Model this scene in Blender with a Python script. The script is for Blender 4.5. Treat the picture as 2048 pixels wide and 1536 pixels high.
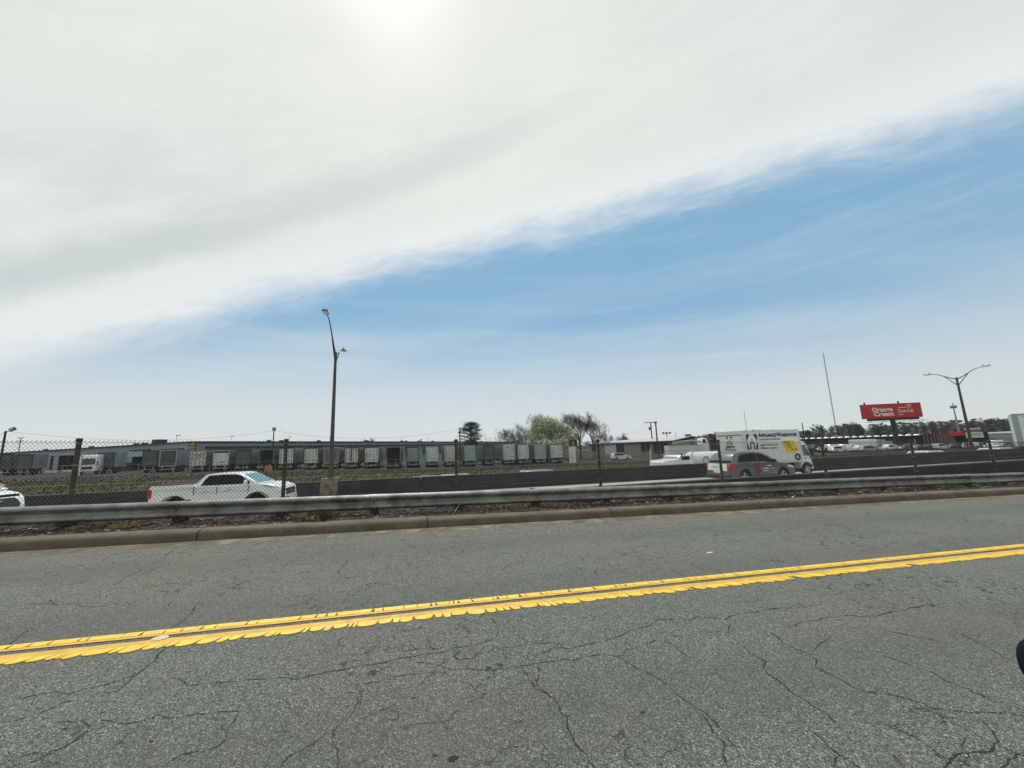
import bpy, bmesh, math, random
from mathutils import Vector, Matrix
random.seed(7)
SC = bpy.context.scene
COL = SC.collection
for o in list(bpy.data.objects): bpy.data.objects.remove(o)

# ------------------------------------------------------------------ camera
EYE = 1.34                                   # seen from a seat in a parked car
FPX = 769.0
TH, RO, PSI = math.radians(9.33), math.radians(2.0), math.radians(13.5)
_r0, _u0 = Vector((1,0,0)), Vector((0,-math.sin(TH),math.cos(TH)))
FW = Vector((0,math.cos(TH),math.sin(TH)))
RT = _r0*math.cos(RO)-_u0*math.sin(RO)
UP = _u0*math.cos(RO)+_r0*math.sin(RO)
cam_d = bpy.data.cameras.new('camera'); cam = bpy.data.objects.new('camera', cam_d); COL.objects.link(cam)
cam_d.sensor_width = 36; cam_d.lens = FPX/2048*36; cam_d.clip_start = .05; cam_d.clip_end = 12000
cam.matrix_world = Matrix(((RT.x,UP.x,-FW.x,0),(RT.y,UP.y,-FW.y,0),(RT.z,UP.z,-FW.z,EYE),(0,0,0,1)))
SC.camera = cam

# ------------------------------------------------------------------ light
SC.view_settings.view_transform = 'Standard'; SC.view_settings.look = 'None'
SC.view_settings.exposure = .1; SC.view_settings.gamma = 1; SC.view_settings.use_curve_mapping = False
SUN_EL, SUN_AZ = math.radians(56), math.radians(-19)
sdir = Vector((math.sin(SUN_AZ)*math.cos(SUN_EL), math.cos(SUN_AZ)*math.cos(SUN_EL), math.sin(SUN_EL)))
sl = bpy.data.lights.new('sun','SUN'); sl.energy = 3.0; sl.angle = math.radians(1.0); sl.color = (1,.965,.9)
so = bpy.data.objects.new('sun', sl); COL.objects.link(so); so.rotation_euler = sdir.to_track_quat('Z','Y').to_euler()

W = bpy.data.worlds.new('World'); SC.world = W; W.use_nodes = True
nt = W.node_tree; nt.nodes.clear()
def N(t, kind, **kw):
    n = t.nodes.new(kind)
    for k, v in kw.items(): setattr(n, k, v)
    return n
def setin(n, **kw):
    for k, v in kw.items():
        n.inputs[k.replace('_',' ')].default_value = v
def math_(t, op, a, b=None, clamp=False):
    n = N(t,'ShaderNodeMath', operation=op); n.use_clamp = clamp
    for i, v in enumerate((a,b)):
        if v is None: continue
        if isinstance(v,(int,float)): n.inputs[i].default_value = v
        else: t.links.new(v, n.inputs[i])
    return n.outputs[0]
def smooth(t, v, a, b, o0=0.0, o1=1.0):
    n = N(t,'ShaderNodeMapRange', interpolation_type='SMOOTHSTEP')
    t.links.new(v, n.inputs[0])
    for i, x in zip((1,2,3,4),(a,b,o0,o1)): n.inputs[i].default_value = x
    return n.outputs[0]
def mixc(t, f, a, b):
    n = N(t,'ShaderNodeMix', data_type='RGBA')
    for i, v in zip((0,6,7),(f,a,b)):
        if isinstance(v,(int,float)): n.inputs[i].default_value = v
        elif isinstance(v,tuple): n.inputs[i].default_value = (*v,1) if len(v)==3 else v
        else: t.links.new(v, n.inputs[i])
    return n.outputs[2]
def dot(t, v, vec):
    n = N(t,'ShaderNodeVectorMath', operation='DOT_PRODUCT'); t.links.new(v, n.inputs[0]); n.inputs[1].default_value = vec
    return n.outputs['Value']
sky = N(nt,'ShaderNodeTexSky', sky_type='NISHITA'); sky.sun_disc = False
sky.sun_elevation = SUN_EL; sky.sun_rotation = SUN_AZ; sky.air_density = 1.0; sky.dust_density = .6; sky.ozone_density = 2.2
tc = N(nt,'ShaderNodeTexCoord'); D = tc.outputs['Generated']
sep = N(nt,'ShaderNodeSeparateXYZ'); nt.links.new(D, sep.inputs[0])
nrm = Vector((-.191,-.463,.828)).normalized()           # pole of the great circle the cloud sheet's edge follows
ex = Vector((.93,-.37,0)); ex = (ex-nrm*ex.dot(nrm)).normalized(); ey = nrm.cross(ex)
da, db, dn = dot(nt,D,ex), dot(nt,D,ey), dot(nt,D,nrm)
def noise(t, vec, scale, detail=4, rough=.5, dist=0.0):
    n = N(t,'ShaderNodeTexNoise'); n.inputs['Scale'].default_value = scale; n.inputs['Detail'].default_value = detail
    n.inputs['Roughness'].default_value = rough; n.inputs['Distortion'].default_value = dist
    if vec is not None: t.links.new(vec, n.inputs['Vector'])
    return n.outputs['Fac']
def comb(t, a, b, c):
    n = N(t,'ShaderNodeCombineXYZ')
    for i, v in enumerate((a,b,c)):
        if isinstance(v,(int,float)): n.inputs[i].default_value = v
        else: t.links.new(v, n.inputs[i])
    return n.outputs[0]
stretched = comb(nt, math_(nt,'MULTIPLY',da,1.0), math_(nt,'MULTIPLY',db,1.0), math_(nt,'MULTIPLY',dn,3.4))
streak = comb(nt, math_(nt,'MULTIPLY',da,.6), math_(nt,'MULTIPLY',db,1.0), math_(nt,'MULTIPLY',dn,8.0))
n1 = noise(nt, stretched, 2.1, 7, .55, .3)
n2 = noise(nt, stretched, 9, 9, .68, .5)
n3 = noise(nt, streak, .9, 5, .55, .8)
edge = math_(nt,'ADD', dn, math_(nt,'ADD', math_(nt,'MULTIPLY', math_(nt,'SUBTRACT',n1,.5), .10), math_(nt,'MULTIPLY', math_(nt,'SUBTRACT',n2,.5), .09)))
cl = smooth(nt, edge, -.045, .07)
# thin veil and wisps in the clear part
n4 = noise(nt, comb(nt, math_(nt,'MULTIPLY',sep.outputs['X'],1.3), math_(nt,'MULTIPLY',sep.outputs['Y'],1.3), math_(nt,'MULTIPLY',sep.outputs['Z'],15)), 1.3, 6, .6, .6)
veil = math_(nt,'ADD', math_(nt,'MULTIPLY', smooth(nt, n3, .35, .85), .22), math_(nt,'MULTIPLY', smooth(nt, n4, .45, .85), .42))
hz = smooth(nt, sep.outputs['Z'], .0, .34, 1.0, 0.0)   # pale haze towards the horizon, all round
hzp = math_(nt,'POWER', hz, 1.0)
skyc = mixc(nt, .86, sky.outputs[0], (1.95,4.1,6.1))
skyc = mixc(nt, veil, skyc, (5.9,6.8,7.1))
skyc = mixc(nt, math_(nt,'MULTIPLY',hzp,.97), skyc, (7.3,7.55,7.3))
shade = smooth(nt, n1, .25, .75)
band = smooth(nt, n3, .3, .7)
near = math_(nt,'MULTIPLY', smooth(nt, dn, .0, .16), smooth(nt, dn, .42, .16))
cc = mixc(nt, shade, (6.3,6.8,6.5), (7.6,7.85,7.4))
cc = mixc(nt, smooth(nt, edge, .02, .16), (8.3,8.5,8.4), cc)
cc = mixc(nt, math_(nt,'MULTIPLY', smooth(nt, n2, .38, .7), .22), cc, (9.0,9.0,8.7))
bn_ = math_(nt,'ADD', math_(nt,'SUBTRACT', dn, math_(nt,'MULTIPLY', sep.outputs['X'], .115)), math_(nt,'MULTIPLY', math_(nt,'SUBTRACT',n2,.5), .05))
str_ = math_(nt,'MULTIPLY', math_(nt,'MULTIPLY', smooth(nt, bn_, .17, .215), smooth(nt, bn_, .29, .225)), smooth(nt, sep.outputs['X'], .3, -.15))
cc = mixc(nt, math_(nt,'MULTIPLY', str_, .7), cc, (5.0,5.5,5.6))
cc = mixc(nt, math_(nt,'MULTIPLY',band,.15), cc, (5.6,6.2,6.1))
# brighter round the veiled sun
ds = dot(nt, D, sdir)
glow = math_(nt,'POWER', math_(nt,'MAXIMUM',ds,0.0), 160.0)
glow2 = math_(nt,'POWER', math_(nt,'MAXIMUM',ds,0.0), 9.0)
cc = mixc(nt, math_(nt,'MULTIPLY',glow2,.5), cc, (8.8,8.9,7.9))
cc = mixc(nt, glow, cc, (10.5,10.3,9.6))
final = mixc(nt, math_(nt,'MULTIPLY',cl,.97), skyc, cc)
bg = N(nt,'ShaderNodeBackground'); bg.inputs[1].default_value = .1; nt.links.new(final, bg.inputs[0])
wo = N(nt,'ShaderNodeOutputWorld'); nt.links.new(bg.outputs[0], wo.inputs[0])

# ------------------------------------------------------------------ helpers
def ray(px, py): return FW + RT*((px-1024)/FPX) + UP*((768-py)/FPX)
def at(px, py, Y):                     # point at camera depth Y behind a pixel of the photograph
    d = ray(px,py); t = Y/d.y; return Vector((d.x*t, Y, d.z*t+EYE))
def xat(px, Y, z):                     # world x of something at depth Y and height z seen in column px
    k = (px-1024)/FPX; zr = z-EYE
    return -(Y*(RT.y-k*FW.y)+zr*(RT.z-k*FW.z))/(RT.x-k*FW.x)
CP, SP = math.cos(PSI), math.sin(PSI)
def w2s(x, y): return x*CP+y*SP, -x*SP+y*CP       # world -> along the road, away from the road
def s2w(s, p): return s*CP-p*SP, s*SP+p*CP
def atP(px, py, P):
    d = ray(px,py); t = P/(-d.x*SP+d.y*CP); v = d*t
    return v.x*CP+v.y*SP, P, v.z+EYE               # (s, P, z)
def lin(x, tab):
    if x <= tab[0][0]: return tab[0][1]
    for (a,b),(c,d) in zip(tab,tab[1:]):
        if x <= c: return b+(d-b)*(x-a)/(c-a)
    return tab[-1][1]
def sst(t): t = max(0,min(1,t)); return t*t*(3-2*t)
LOT = [(-200,-1.6),(-95,-2.0),(-58,-2.4),(-30,-3.0),(-12,-3.6),(10,-3.75),(60,-4.2),(130,-5.0),(400,-6.2)]
GS = -.0235                                        # the service road falls to the right
def zroad(s): return GS*s
def zhwy(s, p=24.0): return EYE-2.50-.003*s+.02*max(0,24-p)
def zopp(s): return EYE-3.68-.0012*s
def zter(x, y):
    s, p = w2s(x,y)
    t = sst((p-41)/33)
    return (zopp(s)-.12)*(1-t)+(lin(x,LOT)+EYE)*t
def gpt(px, Y):
    z = EYE-3.5
    for _ in range(3):
        x = xat(px,Y,z); z = zter(x,Y)
    return Vector((x,Y,z))

MATS = {}
def mat(name, col, rough=.6, metal=0.0, var=.0, vs=3.0, bump=0.0, bs=40.0, col2=None, spec=None, coat=0.0, streak=0.0, grime=None, gs=1.2, trans=0.0, hstreak=None):
    if name in MATS: return MATS[name]
    m = bpy.data.materials.new(name); m.use_nodes = True; t = m.node_tree; b = t.nodes['Principled BSDF']
    b.inputs['Base Color'].default_value = (*col,1); b.inputs['Roughness'].default_value = rough; b.inputs['Metallic'].default_value = metal
    if spec is not None: b.inputs['Specular IOR Level'].default_value = spec
    if coat: b.inputs['Coat Weight'].default_value = coat; b.inputs['Coat Roughness'].default_value = .06
    if trans: b.inputs['Transmission Weight'].default_value = trans
    tc = N(t,'ShaderNodeTexCoord'); O = tc.outputs['Object']
    c = None
    if var or col2:
        c2 = col2 or tuple(max(0,x*(1-var)) for x in col)
        f = noise(t, O, vs, 5, .6)
        c = mixc(t, smooth(t,f,.32,.68), col, c2)
    if grime:
        f = smooth(t, noise(t, O, gs, 6, .7, .3), .46, .66)
        c = mixc(t, math_(t,'MULTIPLY',f,.85), c if c is not None else col, grime)
    if streak:
        mp = N(t,'ShaderNodeMapping'); mp.inputs['Scale'].default_value = (9,9,.35); t.links.new(O, mp.inputs[0])
        f = smooth(t, noise(t, mp.outputs[0], 1.0, 5, .6), .5, .75)
        c = mixc(t, math_(t,'MULTIPLY',f,streak), c if c is not None else col, tuple(x*.35 for x in col))
    if hstreak:
        mp = N(t,'ShaderNodeMapping'); mp.inputs['Scale'].default_value = (.22,5,9); t.links.new(O, mp.inputs[0])
        f = smooth(t, noise(t, mp.outputs[0], 1.0, 6, .65, .3), .52, .72)
        c = mixc(t, math_(t,'MULTIPLY',f,.6), c if c is not None else col, hstreak)
    if c is not None: t.links.new(c, b.inputs['Base Color'])
    if bump:
        bn = N(t,'ShaderNodeBump'); bn.inputs['Strength'].default_value = bump; bn.inputs['Distance'].default_value = .02
        t.links.new(noise(t,O,bs,4,.6), bn.inputs['Height']); t.links.new(bn.outputs[0], b.inputs['Normal'])
    MATS[name] = m; return m

class MB:
    def __init__(s): s.v=[]; s.f=[]; s.m=[]; s.mats=[]; s.cur=0
    def use(s, m):
        if m not in s.mats: s.mats.append(m)
        s.cur = s.mats.index(m); return s
    def add(s, vs, fs):
        n = len(s.v); s.v += [tuple(v) for v in vs]
        for f in fs: s.f.append(tuple(i+n for i in f)); s.m.append(s.cur)
        return s
    def box(s, cx, cy, cz, sx, sy, sz, rz=0.0, top=1.0):
        c, q = math.cos(rz), math.sin(rz); vs = []
        for k in (-1,1):
            kk = top if k>0 else 1
            for i, j in ((-1,-1),(1,-1),(1,1),(-1,1)):
                x, y = i*sx/2*kk, j*sy/2*kk
                vs.append((cx+x*c-y*q, cy+x*q+y*c, cz+k*sz/2))
        return s.add(vs, [(3,2,1,0),(4,5,6,7),(0,1,5,4),(1,2,6,5),(2,3,7,6),(3,0,4,7)])
    def b2(s, x0, x1, y0, y1, z0, z1): return s.box((x0+x1)/2,(y0+y1)/2,(z0+z1)/2,abs(x1-x0),abs(y1-y0),abs(z1-z0))
    def tube(s, pts, rad, n=6, cap=True):
        pts = [Vector(p) for p in pts]
        if not isinstance(rad,(list,tuple)): rad = [rad]*len(pts)
        vs, fs = [], []
        for i, p in enumerate(pts):
            d = (pts[min(i+1,len(pts)-1)]-pts[max(i-1,0)]).normalized()
            a = d.orthogonal().normalized() if i == 0 else (a-d*a.dot(d)).normalized()
            b = d.cross(a)
            for k in range(n):
                an = 2*math.pi*k/n; vs.append(p+(a*math.cos(an)+b*math.sin(an))*rad[i])
        for i in range(len(pts)-1):
            for k in range(n):
                k2 = (k+1)%n; fs.append((i*n+k,i*n+k2,(i+1)*n+k2,(i+1)*n+k))
        if cap: fs += [tuple(range(n-1,-1,-1)), tuple(range((len(pts)-1)*n,len(pts)*n))]
        return s.add(vs, fs)
    def lathe(s, prof, n=20, axis='z', c=(0,0,0)):
        vs, fs = [], []
        for r, h in prof:
            for k in range(n):
                a = 2*math.pi*k/n; x, y = r*math.cos(a), r*math.sin(a)
                p = (x,y,h) if axis=='z' else (x,h,y) if axis=='y' else (h,x,y)
                vs.append((p[0]+c[0],p[1]+c[1],p[2]+c[2]))
        for i in range(len(prof)-1):
            for k in range(n):
                k2=(k+1)%n; q=(i*n+k,i*n+k2,(i+1)*n+k2,(i+1)*n+k); fs.append(q if axis=='z' else q[::-1])
        return s.add(vs, fs)
    def prism(s, poly, y0, y1):           # side outline (x,z) between two y
        n = len(poly); vs = [(x,y0,z) for x,z in poly]+[(x,y1,z) for x,z in poly]
        return s.add(vs, [tuple(range(n)), tuple(range(2*n-1,n-1,-1))]+[(i,i+n,(i+1)%n+n,(i+1)%n) for i in range(n)])
    def sweep(s, prof, ss, zf, close=False):   # profile (P,z) swept along s; zf(s) adds height
        n = len(prof); vs, fs = [], []
        for q in ss: vs += [(q,p,z+zf(q)) for p,z in prof]
        m = n if close else n-1
        for i in range(len(ss)-1):
            for k in range(m): k2=(k+1)%n; fs.append((i*n+k,(i+1)*n+k,(i+1)*n+k2,i*n+k2))
        if close: fs += [tuple(range(n)), tuple(range((len(ss)-1)*n+n-1,(len(ss)-1)*n-1,-1))]
        return s.add(vs, fs)
    def mesh(s, name, smoothf=False):
        me = bpy.data.meshes.new(name); me.from_pydata(s.v,[],s.f)
        for m in s.mats: me.materials.append(m)
        if s.mats: me.polygons.foreach_set('material_index', s.m)
        if smoothf is True: me.polygons.foreach_set('use_smooth',[True]*len(s.f))
        elif smoothf: me.polygons.foreach_set('use_smooth',[True]*len(s.f)); me.set_sharp_from_angle(angle=smoothf)
        me.update(); return me
    def build(s, name, parent=None, loc=None, rot=None, smoothf=False, fix=False, bevel=0.0):
        me = s.mesh(name, smoothf)
        if fix or bevel:
            bm = bmesh.new(); bm.from_mesh(me)
            if fix: bmesh.ops.recalc_face_normals(bm, faces=bm.faces)
            bm.to_mesh(me); bm.free()
        o = bpy.data.objects.new(name, me); COL.objects.link(o)
        if loc is not None: o.location = loc
        if rot is not None: o.rotation_euler = rot
        if parent: o.parent = parent
        if bevel:
            b = o.modifiers.new('bevel','BEVEL'); b.width = bevel; b.segments = 2; b.limit_method = 'ANGLE'; b.angle_limit = math.radians(35)
        return o
def tag(o, label=None, cat=None, group=None, kind=None):
    if label: o['label'] = label
    if cat: o['category'] = cat
    if group: o['group'] = group
    if kind: o['kind'] = kind
    return o
def empty(name, loc, rz=0.0, label=None, cat=None, group=None, kind=None, rx=0.0, ry=0.0):
    o = bpy.data.objects.new(name, None); COL.objects.link(o); o.location = loc; o.rotation_euler = (rx,ry,rz); o.empty_display_size = .2
    return tag(o, label, cat, group, kind)
RR = (0,0,PSI)
def road_thing(name, label=None, cat=None, group=None, kind=None, s=0.0, p=0.0, z=0.0, back=False, slope=0.0):
    x, y = s2w(s,p)
    o = empty(name, (x,y,z), 0, label, cat, group, kind)
    o.rotation_euler = (0, -slope if not back else slope, PSI+(math.pi if back else 0)); return o
def text(txt, size, m, parent, loc, rot=(math.pi/2,0,0), name='lettering', ext=.004, align='LEFT', sx=1.0, shear=0.0, bold=0.0, space=1.0):
    cu = bpy.data.curves.new(name,'FONT'); cu.body = txt; cu.size = size; cu.extrude = ext; cu.align_x = align; cu.shear = shear; cu.offset = bold
    cu.space_character = space; cu.resolution_u = 2
    t = bpy.data.objects.new(name, cu); COL.objects.link(t)
    dg = bpy.context.evaluated_depsgraph_get(); dg.update()
    me = bpy.data.meshes.new_from_object(t.evaluated_get(dg)); me.materials.clear(); me.materials.append(m)
    COL.objects.unlink(t); bpy.data.objects.remove(t)
    o = bpy.data.objects.new(name, me); COL.objects.link(o); o.parent = parent; o.location = loc; o.rotation_euler = rot; o.scale = (sx,1,1)
    return o
def dup(o, loc=None, rz=None, label=None, parent=None):
    c = o.copy(); COL.objects.link(c); c.parent = parent
    if loc is not None: c.location = loc
    if rz is not None: c.rotation_euler = (c.rotation_euler[0],c.rotation_euler[1],rz)
    if label: c['label'] = label
    for ch in o.children: dup(ch, parent=c)
    return c
def frange(a, b, st):
    n = max(1,int(round((b-a)/st))); return [a+(b-a)*i/n for i in range(n+1)]

# ------------------------------------------------------------------ materials
WHITE = mat('white_paint',(.78,.79,.79),.3,coat=.6,var=.06,vs=1.5)
GLASS = mat('tinted_glass',(.006,.008,.011),.10,spec=.12)
GLASSB = mat('clear_glass',(.16,.26,.28),.05,spec=.9)
RUBBER = mat('rubber',(.018,.018,.018),.85,bump=.3,bs=30)
BLACK = mat('black_plastic',(.02,.02,.022),.55)
DARK = mat('dark_interior',(.008,.008,.009),.9)
ALLOY = mat('alloy',(.62,.63,.64),.28,.9)
CHROME = mat('chrome',(.75,.76,.78),.15,1.0)
RED = mat('tail_light_red',(.45,.012,.02),.2,coat=.8)
LENS = mat('lamp_lens',(.7,.74,.78),.1,coat=1.0)
STEEL = mat('galvanised_steel',(.25,.265,.25),.55,.45,var=.4,vs=2.6,grime=(.10,.085,.06),gs=2.2,bump=.35,bs=9,streak=.35)
POSTM = mat('weathered_post',(.085,.083,.07),.75,.2,var=.4,vs=5,grime=(.035,.03,.022),gs=3)
WIRE = mat('fence_wire',(.045,.05,.05),.6,.2)
CONC = mat('stained_concrete',(.040,.046,.043),.92,var=.35,vs=.9,bump=.5,bs=9,streak=.75,grime=(.018,.024,.017),gs=.7,hstreak=(.075,.08,.072))
CONCB = mat('median_concrete',(.034,.038,.038),.93,var=.4,vs=.8,bump=.6,bs=7,streak=.8,grime=(.014,.02,.014),gs=.5,hstreak=(.10,.105,.10))
# ------------------------------------------------------------------ asphalt
def asphalt_material():
    m = bpy.data.materials.new('old_asphalt'); m.use_nodes = True; t = m.node_tree; b = t.nodes['Principled BSDF']
    O = N(t,'ShaderNodeTexCoord').outputs['Object']
    def vor(scale, feat='F1', out='Color', rnd=1.0):
        v = N(t,'ShaderNodeTexVoronoi', feature=feat); v.inputs['Scale'].default_value = scale; v.inputs['Randomness'].default_value = rnd
        t.links.new(O, v.inputs['Vector']); return v
    st = vor(210); st2 = vor(120)
    sepc = N(t,'ShaderNodeSeparateColor'); t.links.new(st.outputs['Color'], sepc.inputs[0])
    sepd = N(t,'ShaderNodeSeparateColor'); t.links.new(st2.outputs['Color'], sepd.inputs[0])
    big = smooth(t, noise(t,O,.28,5,.6,.5), .3, .7)
    mid = smooth(t, noise(t,O,2.3,5,.65), .25, .75)
    c = mixc(t, mid, (.114,.127,.112), (.152,.166,.144))
    c = mixc(t, math_(t,'MULTIPLY',big,.45), c, (.082,.086,.077))
    c = mixc(t, smooth(t, sepc.outputs[0], .70, .95), c, (.33,.345,.31))      # pale aggregate
    c = mixc(t, math_(t,'MULTIPLY',smooth(t, sepd.outputs[1], .90, .98),.8), c, (.42,.42,.37))
    c = mixc(t, smooth(t, sepc.outputs[1], .55, .9), c, (.026,.029,.026))     # pits
    gr = smooth(t, noise(t,O,16,4,.7), .55, .75)
    c = mixc(t, math_(t,'MULTIPLY',gr,.35), c, (.07,.074,.068))
    # fine alligator cracking in patches
    warp = N(t,'ShaderNodeVectorMath', operation='ADD'); t.links.new(O, warp.inputs[0])
    nz = N(t,'ShaderNodeTexNoise'); nz.inputs['Scale'].default_value = 5; nz.inputs['Detail'].default_value = 6; t.links.new(O, nz.inputs['Vector'])
    sc = N(t,'ShaderNodeVectorMath', operation='SCALE'); t.links.new(nz.outputs['Color'], sc.inputs[0]); sc.inputs['Scale'].default_value = .35
    t.links.new(sc.outputs[0], warp.inputs[1])
    vd = N(t,'ShaderNodeTexVoronoi', feature='DISTANCE_TO_EDGE'); vd.inputs['Scale'].default_value = 2.9; t.links.new(warp.outputs[0], vd.inputs['Vector'])
    line = smooth(t, vd.outputs['Distance'], .004, .026, 1, 0)
    patch = smooth(t, noise(t,O,.5,3,.5,.6), .44, .56)
    brk = smooth(t, noise(t,O,7,3,.6), .42, .52)
    fine = math_(t,'MULTIPLY', math_(t,'MULTIPLY',line,patch), brk)
    c = mixc(t, math_(t,'MULTIPLY',fine,.92), c, (.02,.021,.018))
    vd2 = N(t,'ShaderNodeTexVoronoi', feature='DISTANCE_TO_EDGE'); vd2.inputs['Scale'].default_value = 7.5; t.links.new(warp.outputs[0], vd2.inputs['Vector'])
    f3 = math_(t,'MULTIPLY', smooth(t, vd2.outputs['Distance'], .0, .05, 1, 0), math_(t,'MULTIPLY', smooth(t, noise(t,O,.9,4,.6,.4), .54, .66), smooth(t, noise(t,O,11,3,.6), .45, .6)))
    c = mixc(t, math_(t,'MULTIPLY',f3,.6), c, (.03,.032,.028))
    # wheel tracks: slightly polished and darker bands along the road, oil drips between them
    spx = N(t,'ShaderNodeSeparateXYZ'); t.links.new(O, spx.inputs[0])
    wv = math_(t,'SINE', math_(t,'ADD', math_(t,'MULTIPLY', spx.outputs[1], 3.45), math_(t,'MULTIPLY', noise(t,O,.35,3,.5), 1.2)))
    c = mixc(t, math_(t,'MULTIPLY', smooth(t, wv, -.2, 1.0), .30), c, (.075,.080,.074))
    oil = math_(t,'MULTIPLY', smooth(t, noise(t,O,1.4,6,.75,.8), .60, .74), .55)
    c = mixc(t, oil, c, (.06,.062,.052))
    warm = smooth(t, noise(t,O,.6,5,.6,.5), .45, .7)
    c = mixc(t, math_(t,'MULTIPLY',warm,.30), c, (.155,.150,.115))
    t.links.new(c, b.inputs['Base Color']); b.inputs['Roughness'].default_value = .82; b.inputs['Specular IOR Level'].default_value = .35
    bn = N(t,'ShaderNodeBump'); bn.inputs['Strength'].default_value = .75; bn.inputs['Distance'].default_value = .007
    h = math_(t,'SUBTRACT', math_(t,'ADD', st.outputs['Distance'], math_(t,'MULTIPLY',sepc.outputs[0],.5)), fine)
    t.links.new(h, bn.inputs['Height']); t.links.new(bn.outputs[0], b.inputs['Normal'])
    return m
ASPH = asphalt_material()
ss = frange(-60,140,2.0)
road = MB().use(ASPH).sweep([(p,0) for p in (-14,-6,0,3.5,7.0)], ss, zroad).build('road', rot=RR); tag(road, kind='structure')

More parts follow.
